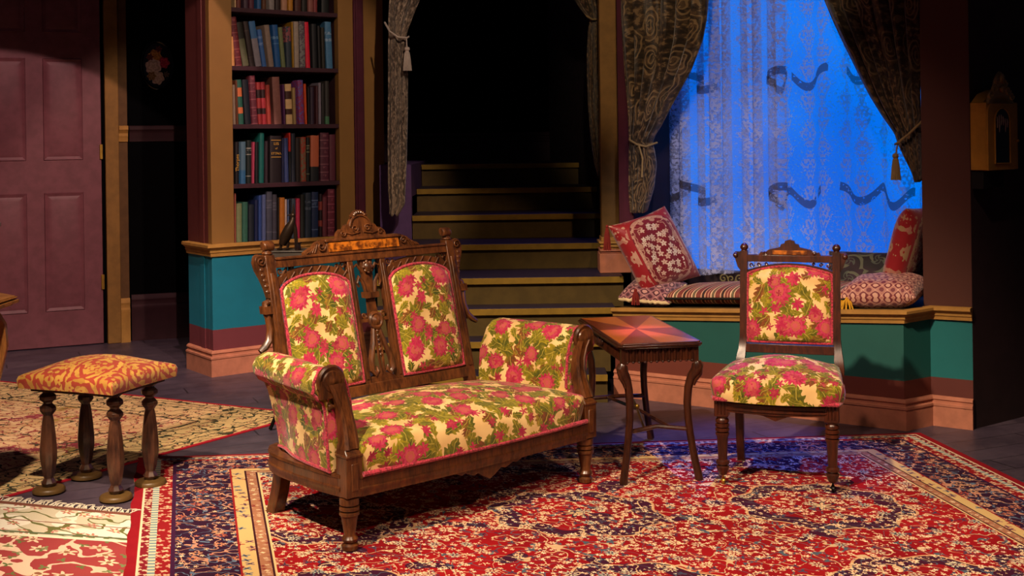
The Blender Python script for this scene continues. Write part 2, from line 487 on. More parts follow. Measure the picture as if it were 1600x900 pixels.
# ------------------------------------------------------------------ books
ROWS=[
 [
   (0.1793, 0.1914, 0.152, 0.014, 'cream', 'b89a70', 'p'),
   (0.193, 0.2214, 0.16, 0.014, 'rust red', '5e2a20', 'p'),
   (0.2377, 0.2684, 0.148, 0.015, 'purple grey', '3c2a36', 'p'),
   (0.2745, 0.3074, 0.142, 0.015, 'dark plum', '4a1f2e', 'p'),
   (0.3239, 0.353, 0.156, 0.015, 'bright blue', '1f4c7a', 'p'),
   (0.3571, 0.3843, 0.138, 0.015, 'brown', '4a2c18', 'b'),
   (0.4031, 0.4409, 0.152, 0.015, 'grey and white', '76706c', 'h:3a3638'),
   (0.443, 0.4811, 0.135, 0.015, 'dark brown', '241612', 'p'),
   (0.4875, 0.5259, 0.153, 0.015, 'pinkish tan', '9a7258', 'p'),
   (0.5301, 0.5623, 0.17, 0.015, 'golden yellow', 'a06c1c', 'p'),
   (0.5731, 0.6164, 0.145, 0.015, 'dark red and brown', '40201a', 'b'),
   (0.6207, 0.6599, 0.163, 0.015, 'black with a tan band', '17120e', 'b'),
   (0.6643, 0.6994, 0.174, 0.015, 'dusty rose', '7a4a42', 'p'),
   (0.7016, 0.7303, 0.168, 0.015, 'faded red', '6e2c2c', 'p'),
   (0.7568, 0.8104, 0.159, 0.015, 'very dark green', '0e1413', 'p'),
 ],
 [
   (0.1538, 0.1792, 0.173, -0.032, 'pale orange', 'c08a50', 'p'),
   (0.184, 0.2246, 0.29, -0.118, 'dark red ribbed', '5a1a22', 'r:8a4a48'),
   (0.2287, 0.2695, 0.262, -0.164, 'olive green with a dark top', '56583f', 'h:23231c'),
   (0.2736, 0.3066, 0.269, -0.153, 'dark brown', '2e2423', 'b'),
   (0.3107, 0.3521, 0.271, -0.153, 'grey with a blue top', '77727a', 'h:34608e'),
   (0.3542, 0.3834, 0.224, -0.143, 'mid blue with small lettering', '315a94', 't:6a86b4'),
   (0.398, 0.4337, 0.253, -0.117, 'taupe', '7a6a5e', 'p'),
   (0.44, 0.4781, 0.256, -0.076, 'royal blue with fine gold lines', '174a80', 't:5c86a8'),
   (0.4824, 0.5105, 0.243, -0.081, 'olive', '606a44', 'p'),
   (0.5122, 0.5507, 0.249, -0.019, 'slate with a colourful title', '26323c', 'l:7a4448'),
   (0.5524, 0.5653, 0.278, -0.016, 'mustard yellow', '8e6a14', 'p'),
   (0.5679, 0.6025, 0.283, -0.008, 'pale cream grey', '8c8074', 'p'),
   (0.6037, 0.6438, 0.285, -0.008, 'mottled silver grey', '6a6c68', 's:4a3c48'),
   (0.6459, 0.6765, 0.283, -0.031, 'bright scarlet', 'c01430', 'p'),
   (0.6897, 0.725, 0.274, -0.017, 'black cloth', '16181c', 'p'),
   (0.7294, 0.7515, 0.264, -0.018, 'jet black slim', '0a0a0c', 'p'),
   (0.7559, 0.7804, 0.254, -0.02, 'dark olive slim', '201e14', 'p'),
   (0.7871, 0.8319, 0.291, -0.031, 'pale sky blue', '3c6c90', 't:8aa4bc'),
 ],
 [
   (0.1649, 0.1831, 0.234, -0.011, 'grey beige slim', '7a6a58', 'p'),
   (0.1843, 0.1985, 0.261, -0.017, 'brown slim', '5a3018', 'p'),
   (0.1993, 0.2338, 0.264, -0.054, 'green with orange labels', '24584a', 'k:c46a3c'),
   (0.24, 0.2809, 0.265, -0.062, 'blue black', '0e1420', 'p'),
   (0.285, 0.3222, 0.289, -0.056, 'maroon ribbed', '5a2430', 'r:8c5058'),
   (0.3238, 0.3487, 0.252, -0.035, 'red and black banded', '8c2c2c', 'k:241414'),
   (0.3512, 0.3783, 0.253, -0.035, 'red banded with black labels', '9a2c34', 'k:2a1616'),
   (0.3825, 0.4084, 0.236, -0.038, 'coral red', '9c3a30', 'p'),
   (0.4286, 0.4794, 0.285, -0.044, 'large dusty rose', '7c5048', 'p'),
   (0.4879, 0.5028, 0.24, -0.021, 'slim violet', '4e2450', 'p'),
   (0.5092, 0.552, 0.244, -0.029, 'cream and brown chequered', 'c0a070', 'k:3a1c14'),
   (0.5542, 0.5757, 0.222, -0.02, 'tan', '8c7448', 'p'),
   (0.593, 0.632, 0.269, -0.025, 'magenta and purple', '7a2450', 's:5a4a8a'),
   (0.6342, 0.6504, 0.247, -0.02, 'vivid orange slim', 'b84414', 'p'),
   (0.6538, 0.6705, 0.224, -0.004, 'near black slim', '0e080c', 'p'),
   (0.6714, 0.6986, 0.228, 0.005, 'dull purple', '2c2030', 'p'),
   (0.7065, 0.7242, 0.237, 0.006, 'wine red slim', '3c1a20', 'p'),
   (0.7264, 0.7454, 0.255, 0.006, 'lavender grey', '6e6874', 'p'),
   (0.7481, 0.7712, 0.249, 0.006, 'charcoal slim', '1c1a18', 'p'),
   (0.773, 0.802, 0.266, 0.002, 'dark grey with a green foot', '2c2a28', 'g:3c6a4a'),
 ],
 [
   (0.17, 0.1959, 0.249, 0.014, 'black with gold script', '120e10', 'G:b08c3c'),
   (0.2064, 0.239, 0.249, 0.014, 'pale blue, bright blue foot', '2c6088', 'h:4a6a7c'),
   (0.2451, 0.2758, 0.257, 0.015, 'dark green with silver bands', '14201e', 'b2:8a8a80'),
   (0.2779, 0.2943, 0.246, 0.031, 'slim pink', 'a03a54', 'p'),
   (0.2964, 0.3212, 0.246, 0.015, 'black', '0c0c10', 'p'),
   (0.3253, 0.3565, 0.3, 0.022, 'tall teal', '0a5a54', 'p'),
   (0.3627, 0.3836, 0.25, 0.015, 'brownish purple slim', '2c2028', 'p'),
   (0.394, 0.472, 0.282, 0.015, 'thick black with a gilt title', '1a1216', 'T:c0a040'),
   (0.4733, 0.4899, 0.267, 0.015, 'dark navy slim', '0c1434', 'p'),
   (0.4916, 0.5189, 0.267, -0.009, 'slate blue', '2c3a66', 'p'),
   (0.5202, 0.5351, 0.299, 0.001, 'black with a red top', '0c1010', 'h:b02418'),
   (0.536, 0.5639, 0.295, 0.003, 'dark blue grey', '1e2430', 'p'),
   (0.5661, 0.5976, 0.268, 0.002, 'dark with a tan edge', '241c1a', 'p'),
   (0.6007, 0.6376, 0.272, 0.005, 'cream and red patterned', '6a5a44', 's:8c2c1c'),
   (0.6389, 0.6629, 0.269, 0.015, 'black with cream hooks', '0e120e', 'b2:6a6a50'),
   (0.666, 0.7232, 0.281, 0.015, 'salmon with a black foot', '14181c', 'h:a8583a'),
   (0.7343, 0.7943, 0.298, 0.008, 'maroon ribbed', '4a1c2c', 'r:7c5058'),
   (0.7965, 0.8392, 0.286, 0.007, 'plain maroon', '50202e', 'p'),
 ],
 [
   (0.163, 0.1739, 0.289, 0.014, 'faded red slim', '8a4a3a', 'p'),
   (0.1755, 0.2096, 0.228, 0.014, 'pale sage green', '6e7a54', 'p'),
   (0.2116, 0.2462, 0.235, 0.015, 'sea green', '2c5c4c', 'p'),
   (0.2504, 0.2873, 0.219, 0.015, 'dark slate', '141e28', 'p'),
   (0.2894, 0.3141, 0.244, 0.015, 'navy', '0a1840', 'p'),
   (0.3162, 0.3369, 0.27, 0.015, 'cobalt blue', '24407c', 'p'),
   (0.3386, 0.3619, 0.274, 0.015, 'soft blue', '4a5880', 'p'),
   (0.366, 0.4037, 0.292, 0.015, 'blue grey', '3c404e', 'b2:5a5c66'),
   (0.4079, 0.4373, 0.272, 0.015, 'smoky grey', '34343e', 'b2:555560'),
   (0.4391, 0.4526, 0.252, 0.015, 'black brown slim', '140e08', 'p'),
   (0.4543, 0.4882, 0.252, 0.015, 'mustard orange', '9a5c14', 'p'),
   (0.4895, 0.5019, 0.24, 0.015, 'cream slim', 'a8988c', 'p'),
   (0.5036, 0.5181, 0.239, 0.015, 'blue slate slim', '3c4c68', 'p'),
   (0.5202, 0.5318, 0.235, 0.015, 'black slim', '0a0c10', 'p'),
   (0.5335, 0.5623, 0.242, 0.015, 'slate', '26343e', 'p'),
   (0.5653, 0.5912, 0.242, 0.015, 'crimson', '8c1c38', 'p'),
   (0.5938, 0.6238, 0.264, 0.015, 'black green', '10140f', 'p'),
   (0.626, 0.6652, 0.275, 0.015, 'dark slate with faint lettering', '1e2a38', 't:4a5664'),
   (0.6675, 0.7136, 0.278, 0.015, 'navy with silver rules', '142444', 'b2:4a5c7c'),
   (0.7203, 0.7424, 0.265, 0.015, 'black with rust labels', '1c0c10', 'k:7a3028'),
   (0.7446, 0.7757, 0.245, 0.015, 'dusty maroon', '5c2630', 'p'),
   (0.7802, 0.8295, 0.292, 0.015, 'ribbed maroon', '5a1c2c', 'r:8c4858'),
 ],
]

ORD = ['first', 'second', 'third', 'fourth', 'fifth', 'sixth', 'seventh', 'eighth', 'ninth', 'tenth', 'eleventh', 'twelfth', 'thirteenth', 'fourteenth', 'fifteenth', 'sixteenth', 'seventeenth', 'eighteenth', 'nineteenth', 'twentieth', 'twenty-first', 'twenty-second']
SHN = ['top shelf in view', 'second shelf down', 'third shelf down', 'fourth shelf down', 'bottom shelf']
P_PAGES = plain('page_edges', '#a89878')
GOLD = plain('gilt_lettering', '#d8ac4c', .4, .3)
def book_mat(hx, st):
    m = Mat('book_cloth', .6)
    x, y, z = m.gen(); ox, oy, oz = m.ob()
    b = lin(hx)
    n = m.noise(ox, oy, oz, 60, 3)
    c = m.mix(n, tuple(v * .8 for v in b), tuple(v * 1.25 for v in b))
    kind = st.split(':')[0]; c2 = st.split(':')[1] if ':' in st else None
    if kind == 'b': c = m.mix(z.band(.78, .80).max(z.band(.2, .215)), c, tuple(v * 2.2 for v in b))
    if kind == 'b2': c = m.mix((z.band(.80, .825).max(z.band(.66, .68)).max(z.band(.16, .18)) + z.band(.7, .78) * n.gt(.5) * .5).clamp(), c, lin(c2))
    if kind == 't': c = m.mix(z.band(.55, .82) * ((oz * 150.0).sin().gt(.3)) * n.gt(.42) * .7, c, lin(c2))
    if kind == 'r':
        c = m.mix(((z * 6.0).fract().lt(.14)) * .7, c, lin(c2))
        c = m.mix(((z * 6.0 + .5).fract().band(.0, .3)) * x.band(.25, .75) * n.gt(.5) * .6, c, lin(c2))
    if kind == 'h': c = m.mix(z.gt(.62) if hx not in ('2c6088', '14181c') else z.gt(.32), c, lin(c2))
    if kind == 'g': c = m.mix(z.lt(.18), c, lin(c2))
    if kind == 'l': c = m.mix(z.gt(.62) * n.gt(.45), c, lin(c2))
    if kind == 'k': c = m.mix(z.band(.62, .82).max(z.band(.24, .38)), c, lin(c2))
    if kind == 's': c = m.mix(m.noise(ox, oy, oz, 90, 1).gt(.52), c, lin(c2))
    m.color(c)
    return m
def text_obj(name, body, size, parent, M, mat, ex=.0006):
    cu = bpy.data.curves.new(name, 'FONT'); cu.body = body; cu.size = size; cu.extrude = ex
    cu.align_x = 'CENTER'; cu.align_y = 'CENTER'
    t = bpy.data.objects.new(name, cu)
    COL.objects.link(t)
    bpy.context.view_layer.update()
    me = bpy.data.meshes.new_from_object(t.evaluated_get(bpy.context.evaluated_depsgraph_get()))
    COL.objects.unlink(t); bpy.data.objects.remove(t)
    me.materials.clear(); me.materials.append(mat.m)
    o = bpy.data.objects.new(name, me); COL.objects.link(o); o.parent = parent
    o.matrix_parent_inverse = Matrix.Identity(4); o.matrix_basis = M
    return o
for ri, row in enumerate(ROWS):
    for bi, (x0, x1, h, lean, desc, hx, st) in enumerate(row):
        wd = max(.010, x1 - x0 - .0015); dp = .16 + .02 * random.random()
        M = FB @ Matrix.Translation((x0, .045 + .006 * random.random(), SHZ[ri] + .0005)) @ Matrix.Rotation(math.atan(lean), 4, 'Y')
        mb = MB()
        # cover with a rounded spine, then the page block
        sp = [(wd * .5 - wd * .5 * math.cos(PI * i / 6), -.006 * math.sin(PI * i / 6)) for i in range(7)]
        t = .0022
        poly = sp + [(wd, dp), (wd - t, dp), (wd - t, .004), (t, .004), (t, dp), (0, dp)]
        mb.slab(poly, 0, h)
        mb.cur = 1
        mb.box(t, wd - t, .004, dp - .004, .003, h - .004)
        o = mb.build('book', [book_mat(hx, st), P_PAGES], M=M)
        tag(o, f'{desc} book, {ORD[bi]} from left, {SHN[ri]}', 'book', f'books on the {SHN[ri]}')
        if st.startswith('T'):
            for body, zz, s_ in (('LES', h * .83, .023), ('of', h * .73, .018), ('ETTNA', h * .62, .021)):
                text_obj('gilt_title', body, s_, o, Matrix.Translation((wd / 2, -.0075, zz)) @ Matrix.Rotation(PI / 2, 4, 'X'), GOLD)
            MB().box(.006, wd - .006, -.0072, -.004, h * .9, h * .912).build('gilt_rule', GOLD, o); MB().box(.006, wd - .006, -.0072, -.004, h * .54, h * .552).build('gilt_rule', GOLD, o)
        if st.startswith('G'):
            text_obj('gilt_title', 'Thorpes', .030, o, Matrix.Translation((wd / 2, -.0075, h * .5)) @ Matrix.Rotation(PI / 2, 4, 'X') @ Matrix.Rotation(PI / 2, 4, 'Z'), GOLD)

# ------------------------------------------------------------------ door wall
FD = frame(-2.771, 8.211, .901, .433)
dr = structure(MB().box(-.84, .0, .02, .055, .006, 2.62, FD).build('door_1', P_DOOR, bevel=.003), 'dusty maroon six-panel door')
def panel(x0, x1, z0, z1):
    mb = MB()
    # raised field with sloped edges inside a moulded recess
    def ring(x0, x1, z0, z1, y): return [(x0, y, z0), (x1, y, z0), (x1, y, z1), (x0, y, z1)]
    R_ = [ring(x0 - .012, x1 + .012, z0 - .012, z1 + .012, .020), ring(x0 - .008, x1 + .008, z0 - .008, z1 + .008, .012), ring(x0, x1, z0, z1, .016),
          ring(x0 + .012, x1 - .012, z0 + .012, z1 - .012, .0195), ring(x0 + .04, x1 - .04, z0 + .04, z1 - .04, .011)]
    vs = [p for r in R_ for p in r]; fs = []
    for k in range(len(R_) - 1):
        for i in range(4): j = (i + 1) % 4; fs.append((k*4+i, k*4+j, (k+1)*4+j, (k+1)*4+i))
    fs.append([16, 17, 18, 19])
    mb.add(vs, fs, None, FD)
    return mb
for (z0, z1) in ((.255, 1.02), (1.26, 1.915), (2.11, 2.5)):
    for (x0, x1) in ((-.355, -.13), (-.71, -.485)):
        panel(x0, x1, z0, z1).build('door_panel', P_DOOR, dr, ang=.3)
mb = MB()
mb.lathe([(.028, 0), (.028, .006), (.012, .01), (.012, .04), (.02, .045)], 20, FD @ Matrix.Translation((-.66, .02, .84)) @ Matrix.Rotation(PI / 2, 4, 'X'))
mb.ell((0, 0, 0), (.026, .022, .026), 18, FD @ Matrix.Translation((-.66, -.04, .84)))
mb.box(-.685, -.635, .012, .021, .74, .93, FD)
mb.build('door_handle', P_SILVER, dr, bevel=.002)
for zz in (.42, 1.3):
    MB().box(-.012, .008, .008, .02, zz - .05, zz + .05, FD).build('hinge', P_BRASS, dr, bevel=.002)
structure(MB().box(-.01, .024, .05, .07, 0, 2.7, FD).build('gap_shade_strip', P_BLACK), 'black strip painted as the shade in the gap beside the door')  # shade of the door gap, put in as a black strip
structure(MB().box(.024, .112, 0, .06, 0, 2.7, FD).build('trim_4', P_OCHRE, bevel=.004), 'ochre door casing')
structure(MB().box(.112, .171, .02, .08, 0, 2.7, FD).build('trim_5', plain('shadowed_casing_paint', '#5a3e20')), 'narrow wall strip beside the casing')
structure(MB().box(-1.4, -.845, .0, .06, 0, 2.7, FD).build('wall_door_side', P_RUST))
structure(profile_run('trim_6', [W(FD, .112, .02, 1.475), W(FD, .172, .02, 1.475)], [(o, z * 1.5) for o, z in RAIL], P_OCHRE2), 'short end of chair rail by the casing')
structure(profile_run('trim_7', [W(FD, .112, .02), W(FD, .172, .02)], [(o, z * 2) for o, z in BASE], P_OCHRE2), 'short end of skirting by the casing')
# recess between door and bookcase
FR = frame(-2.617, 8.32, .94, .34)
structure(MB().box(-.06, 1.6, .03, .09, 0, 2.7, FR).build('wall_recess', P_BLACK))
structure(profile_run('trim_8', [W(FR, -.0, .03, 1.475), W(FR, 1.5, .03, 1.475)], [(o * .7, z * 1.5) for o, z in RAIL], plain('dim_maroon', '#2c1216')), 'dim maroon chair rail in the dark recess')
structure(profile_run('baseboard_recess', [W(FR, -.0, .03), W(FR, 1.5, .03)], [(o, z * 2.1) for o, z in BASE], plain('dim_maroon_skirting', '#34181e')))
# oval flower plaque
mo = Mat('painted_flower_bouquet', .25, coat=.6)
x, y, z = mo.gen()
c = mo.mix(0.0, '#1a0e0a', '#1a0e0a')
for (cx, cz, r_, a1, a2) in ((.42, .70, .20, '#e8a840', '#b87828'), (.72, .56, .17, '#d83858', '#a02440'), (.36, .47, .24, '#f4e0d0', '#d0b8a0'), (.50, .22, .20, '#f4e4cc', '#d8c0a4'), (.30, .26, .13, '#8a6a3c', '#c09a60'), (.25, .68, .10, '#7a3a1c', '#5a2c18'), (.55, .86, .09, '#7a2c20', '#4a1c14'), (.80, .30, .08, '#8a7a60', '#5a4a38')):
    dx = (x - cx) * .66; dz = z - cz
    rr = (dx * dx + dz * dz).sqrt(); an = dz._m('ARCTAN2', dx)
    on = (rr + (an * 6.0 + rr * 30.0).cos() * .014).lt(r_ * .72)
    c = mo.mix(on, c, mo.mix((rr * 70.0 + (an * 5.0).sin() * 1.5).sin() * .5 + .5, a1, a2))
mo.color(c)
t = thing('oval_plaque', 'small oval plaque of painted flowers hanging in the dark recess', 'picture', M=FR @ Matrix.Translation((.19, .0, 1.89)))
el = [(.098 * math.cos(2*PI*i/40), .155 * math.sin(2*PI*i/40)) for i in range(40)]
MB().prism(el, -.006, .03).build('plaque_face', mo, t)
MB().tube([(a, -.004, b) for a, b in [(.104 * math.cos(2*PI*i/48), .162 * math.sin(2*PI*i/48)) for i in range(48)]], .010, 8, closed=True).build('rim', plain('black_lacquer', '#0c0a0c', .2), t)

# ------------------------------------------------------------------ stairs
sx0, sx1 = -.62, .56
steps = [(.148, 6.20, .47), (.296, 6.36, .50), (.444, 6.52, .54), (.592, 6.67, .60), (.740, 7.10, .56), (.888, 7.50, .60), (1.036, 7.87, .62), (1.184, 8.32, .64)]
st = thing('staircase', 'olive painted staircase climbing to the dark landing', 'staircase', (0, 0, 0))
for i, (zt, yf, xr) in enumerate(steps):
    yb = steps[i+1][1] + .02 if i < 7 else 9.3
    z0 = 0 if i == 0 else steps[i-1][0]
    xl = sx0 if i > 3 else -.75
    def xw(Y): return .66 - .2 * (Y - 7.3) - .006          # the papered wall on the right runs inwards
    if i >= 4:
        ye = yb if i < 7 else yf + .04
        def q(a_, b_): return [(xl, a_), (min(xr, xw(a_)), a_), (min(xr, xw(b_)), b_), (xl, b_)]
        MB().slab(q(yf, ye), z0 - .02, zt - .022).build('riser', P_OLIVE, st)
        MB().slab(q(yf - .018, min(yb, 9.19)), zt - .022, zt).build('tread', P_TREAD, st, bevel=.004)
        MB().slab(q(yf - .024, yf - .017), zt - .036, zt - .002).build('nosing', P_NOSE, st, bevel=.002)
        continue
    MB().box(xl, xr, yf, yb if i < 7 else yf + .04, z0 - (.0 if i == 0 else .02), zt - .022).build('riser', P_OLIVE, st)
    MB().box(xl, xr, yf - .018, yb, zt - .022, zt).build('tread', P_TREAD, st, bevel=.004)
    MB().box(xl, xr, yf - .024, yf - .017, zt - .036, zt - .002).build('nosing', P_NOSE, st, bevel=.002)
structure(MB().box(-.82, -.625, 7.50, 7.56, .0, 1.20).box(-.82, -.625, 7.56, 9.19, 1.0, 1.20).build('wall_stringer', P_PURPLE))
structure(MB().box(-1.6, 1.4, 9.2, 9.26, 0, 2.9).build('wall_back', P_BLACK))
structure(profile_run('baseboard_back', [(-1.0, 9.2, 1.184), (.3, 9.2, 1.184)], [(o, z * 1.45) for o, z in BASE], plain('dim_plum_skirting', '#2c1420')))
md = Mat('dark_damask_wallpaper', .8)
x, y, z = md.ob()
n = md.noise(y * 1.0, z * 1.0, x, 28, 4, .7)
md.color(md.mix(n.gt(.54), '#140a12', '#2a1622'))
def slab_wall(p, q, t, z0, z1):
    d = Vector((q[0]-p[0], q[1]-p[1])).normalized(); nn = Vector((-d.y, d.x)) * t
    return MB().slab([(p[0], p[1]), (q[0], q[1]), (q[0]+nn.x, q[1]+nn.y), (p[0]+nn.x, p[1]+nn.y)], z0, z1)
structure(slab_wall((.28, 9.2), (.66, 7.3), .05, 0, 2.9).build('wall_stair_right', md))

# ------------------------------------------------------------------ column between stairs and window
structure(MB().box(.50, .600, 6.86, 6.98, .592, 2.7).build('column', P_OCHRE, bevel=.004))
cb = MB().box(.482, .66, 6.80, 6.99, .592, .70).box(.488, .655, 6.81, 6.99, .70, .712).box(.484, .66, 6.80, 6.99, .712, .724)
structure(cb.build('trim_9', P_SALMON, bevel=.004), 'salmon plinth of the ochre column')
cb = MB().box(.486, .655, 6.81, 6.99, .735, .755).box(.492, .645, 6.82, 6.99, .724, .735).box(.480, .66, 6.80, 6.99, .755, .768).box(.494, .64, 6.83, 6.99, .768, .79)
structure(cb.build('trim_10', P_OCHRE2, bevel=.003), 'ochre moulding above the plinth of the column')

# ------------------------------------------------------------------ window alcove and seat
FS = frame(.524, 6.362, .8345, -.551)
structure(MB().box(-.056, .03, .17, .23, .80, 2.7, FS).build('wall_window_left', P_MAROON))
structure(MB().box(-.02, .02, .23, .72, 0, 2.7, FS).build('wall_window_reveal', P_DKWALL))
m_seat = Mat('seat_panel_paint', .6)
x, y, z = m_seat.ob()
n = m_seat.noise(x, y, z, 10, 3)
def tt(c, k): return tuple(v * k for v in lin(c))
m_seat.color(m_seat.mix(z.lt(.222), m_seat.mix(n, tt('#1c5650', .9), tt('#1c5650', 1.1)), m_seat.mix(n, tt('#6c3428', .9), tt('#6c3428', 1.1))))
def hz(xl): return .461 + (.548 - .461) * xl / 1.494        # seat height along its length
mb = MB()
mb.prism([(0, 0), (1.494, 0), (1.494, hz(1.494) - .03), (0, hz(0) - .03)], 0, .04, FS)
mb.add([W(FS, 1.46, .02, 0), W(FS, 1.494, 0, 0), W(FS, 1.570, .17, 0), W(FS, 1.53, .18, 0), W(FS, 1.46, .02, .52), W(FS, 1.494, 0, .52), W(FS, 1.570, .17, .52), W(FS, 1.53, .18, .52)],
       [(3, 2, 1, 0), (4, 5, 6, 7), (0, 1, 5, 4), (1, 2, 6, 5), (2, 3, 7, 6), (3, 0, 4, 7)])
mb.prism([(0, 0), (.03, 0), (.03, .43), (0, .43)], .04, .62, FS)
structure(mb.build('wall_seat_front', m_seat, bevel=.001))
mb = MB()
vs = []
for (a, b) in ((-.0, .005), (1.49, .005), (1.565, .17), (1.575, .72), (-.0, .72)):
    for dz in (-.04, -.004): vs.append(W(FS, a, b, hz(min(a, 1.494)) + dz))
mb.add(vs, [(0, 2, 4, 6, 8), (9, 7, 5, 3, 1), (0, 1, 3, 2), (2, 3, 5, 4), (4, 5, 7, 6), (6, 7, 9, 8), (8, 9, 1, 0)])
structure(mb.build('trim_11', plain('seat_board_paint', '#4a3a20'), bevel=.001), 'board top of the window seat')
m_ru = Mat('upper_right_paint', .6)
x, y, z = m_ru.ob(); n = m_ru.noise(x, y, z, 10, 3)
cc = m_ru.mix(z.lt(.50), m_ru.mix(n, tt('#4c261c', .9), tt('#4c261c', 1.1)), m_ru.mix(n, tt('#12686a', .9), tt('#12686a', 1.1)))
m_ru.color(m_ru.mix(z.lt(.222), cc, m_ru.mix(n, tt('#5c2c26', .9), tt('#5c2c26', 1.1))))
structure(MB().box(1.540, 1.758, .17, .23, 0, 2.7, FS).build('wall_right', m_ru, bevel=.002))
structure(MB().box(1.58, 1.62, .23, .72, 0, 2.7, FS).build('wall_window_reveal_right', P_DKWALL))
SR = [(o, z * .85) for o, z in RAIL]
structure(profile_run('trim_12', [W(FS, 0, 0, .461), W(FS, 1.494, 0, .548), W(FS, 1.570, .17, .552), W(FS, 1.760, .165, .556)], SR, P_OCHRE2), 'ochre moulding along the window seat')
SB = [(o, z * .93) for o, z in BASE]
structure(profile_run('baseboard_right', [W(FS, 0, 0), W(FS, 1.494, 0), W(FS, 1.570, .17), W(FS, 1.760, .165)], SB, P_SALMON))
structure(slab_wall((2.085, 5.535), (2.72, 5.99), .05, 0, 2.7).build('wall_far_right', P_DKWALL))
structure(MB().box(2.40, 5.5, 6.3, 6.36, 0, 2.9).build('wall_wing', P_BLACK))
structure(MB().slab([(-.02, .73), (-.52, 1.52), (-.56, 1.52), (-.06, .73)], 0, 3.2, FS).build('light_mask_left', P_BLACK))  # unseen mask, added to stop the backdrop's blue spilling to the left
structure(MB().box(1.58, 1.62, .73, 1.52, 0, 3.2, FS).build('light_mask_right', P_BLACK))  # matching hidden mask, added to keep backdrop light off the right-hand walls
# window: frame, glass and the blue sky cloth beyond
t = MB().box(.0, 1.56, .66, .74, .40, .60, FS).box(.0, 1.56, .70, .74, 2.55, 2.7, FS).box(.0, .05, .70, .74, .5, 2.6, FS).box(1.50, 1.56, .70, .74, .5, 2.6, FS)
win = structure(t.build('window_1', P_DKWALL, bevel=.003))
mg = Mat('window_glass', .02); mg.b.inputs['Transmission Weight'].default_value = 1; mg.b.inputs['IOR'].default_value = 1.01
MB().box(.05, 1.50, .715, .718, .52, 2.55, FS).build('glass_pane', mg, win)
ms = Mat('evening_sky_blue', 1)
x, y, z = ms.ob()
em = ms.nt.nodes.new('ShaderNodeEmission'); em.inputs[1].default_value = 1.0
ms.nt.links.new(ms.mix(ms.noise(x, y, z, 1.2, 1).step(.35, .65), (.0, .17, 1.0), (.0, .25, 1.2)), em.inputs[0])
ms.nt.links.new(em.outputs[0], ms.nt.nodes['Material Output'].inputs[0])
tag(MB().box(-.52, 1.58, 1.5, 1.52, .0, 3.2, FS).build('sky_backdrop', ms), 'glowing blue evening sky cloth beyond the window lace', 'backdrop')

# ------------------------------------------------------------------ lace curtains
def lace(name, dens, z_lo, z_hi):
    m = Mat(name, .9)
    nt = m.nt
    x, y, z = m.uv()
    # leafy damask sprays, mirrored about each column
    X = x / .115; col = X._m('FLOOR'); fx = (X.fract() - .5).abs()
    Y = y / .17 + (col * .5).fract()
    fy = (Y.fract() - .5).abs()
    wn = m.noise(fx * 1.0, y * 7.0, col * .5 * 0.0, 9.0, 2, .5)
    env = (fx * 1.25 + fy * .85 + (wn - .5) * .45).lt(.52)
    spray = (wn + (fx * 40.0 - y * 120.0).sin() * .06).gt(.49) * env
    spray = spray.max(m.noise(x, y, 0.0, 95, 2).gt(.60) * .5)
    net = m.noise(x, y, 0.0, 260, 1).gt(.5)
    scal = (x * 26.0 + (x * 9.0).sin() * 1.2).sin() * .042 + (x * 7.0).sin() * .02
    def zig(z0, w): return ((y - scal - z0).abs()).lt(w)
    band = zig(1.03, .022).max(zig(1.65, .022))
    bandn = m.noise(x, y, 0.0, 60, 2).gt(.36) * band * m.noise(x, 0.0, y * .05, 7, 1).gt(.52 if dens > .05 else .36)
    edge = y.lt(.03)
    d = (spray * .55 + net * .12 + .04 + dens).max(bandn * .74)
    d = d.clamp()
    tr = nt.nodes.new('ShaderNodeBsdfTransparent')
    df = nt.nodes.new('ShaderNodeBsdfDiffuse'); tl = nt.nodes.new('ShaderNodeBsdfTranslucent')
    c = m.mix(bandn, '#e4e0ee', '#6a5a52')
    nt.links.new(c, df.inputs[0]); nt.links.new(m.mix(bandn, (.42, .50, .62), (.12, .09, .07)), tl.inputs[0])
    mx = nt.nodes.new('ShaderNodeMixShader'); mx.inputs[0].default_value = .55
    nt.links.new(df.outputs[0], mx.inputs[1]); nt.links.new(tl.outputs[0], mx.inputs[2])
    m2 = nt.nodes.new('ShaderNodeMixShader'); nt.links.new(d.k, m2.inputs[0])
    nt.links.new(tr.outputs[0], m2.inputs[1]); nt.links.new(mx.outputs[0], m2.inputs[2])
    nt.links.new(m2.outputs[0], nt.nodes['Material Output'].inputs[0])
    return m
L1 = lace('gathered_lace', .13, .55, 2.5)
L2 = lace('flat_lace', .0, .55, 2.5)
def lace_panel(name, label, x0, x1, nf, amp, hem, mat, y0, widths=1.0, rnd=1):
    random.seed(rnd)
    ph = [random.uniform(.75, 1.3) for _ in range(40)]
    def wave(s):
        q = s * nf; k = int(q); return math.sin(2 * PI * q) * amp * ph[k % 40] + math.sin(2 * PI * q * .37 + 1) * amp * .6
    def fn(a, b):
        zb = hem(a); z = zb + (2.6 - zb) * b
        xx = x0 + (x1 - x0) * a + (.030 if nf > 6 else .014) * math.sin(2 * PI * a * nf + .7)
        p = FS @ Vector((xx, y0 + wave(a) * (1.0 - .3 * b), z)); return p
    def uvf(a, b):
        zb = hem(a); return ((x1 - x0) * a * widths + x0, zb + (2.6 - zb) * b)
    o = MB().grid(fn, int(nf * 14) if nf > 6 else 110, 40, uv=uvf).build(name, mat)
    return tag(o, label, 'lace curtain')
lace_panel('lace_curtain', 'gathered white lace curtain in the left half of the window', .02, .70, 8, .055,
           lambda a: .575 + .08 * a - .022 * abs(math.sin(PI * a * 4.5)) , L1, .60, 1.9, 3)
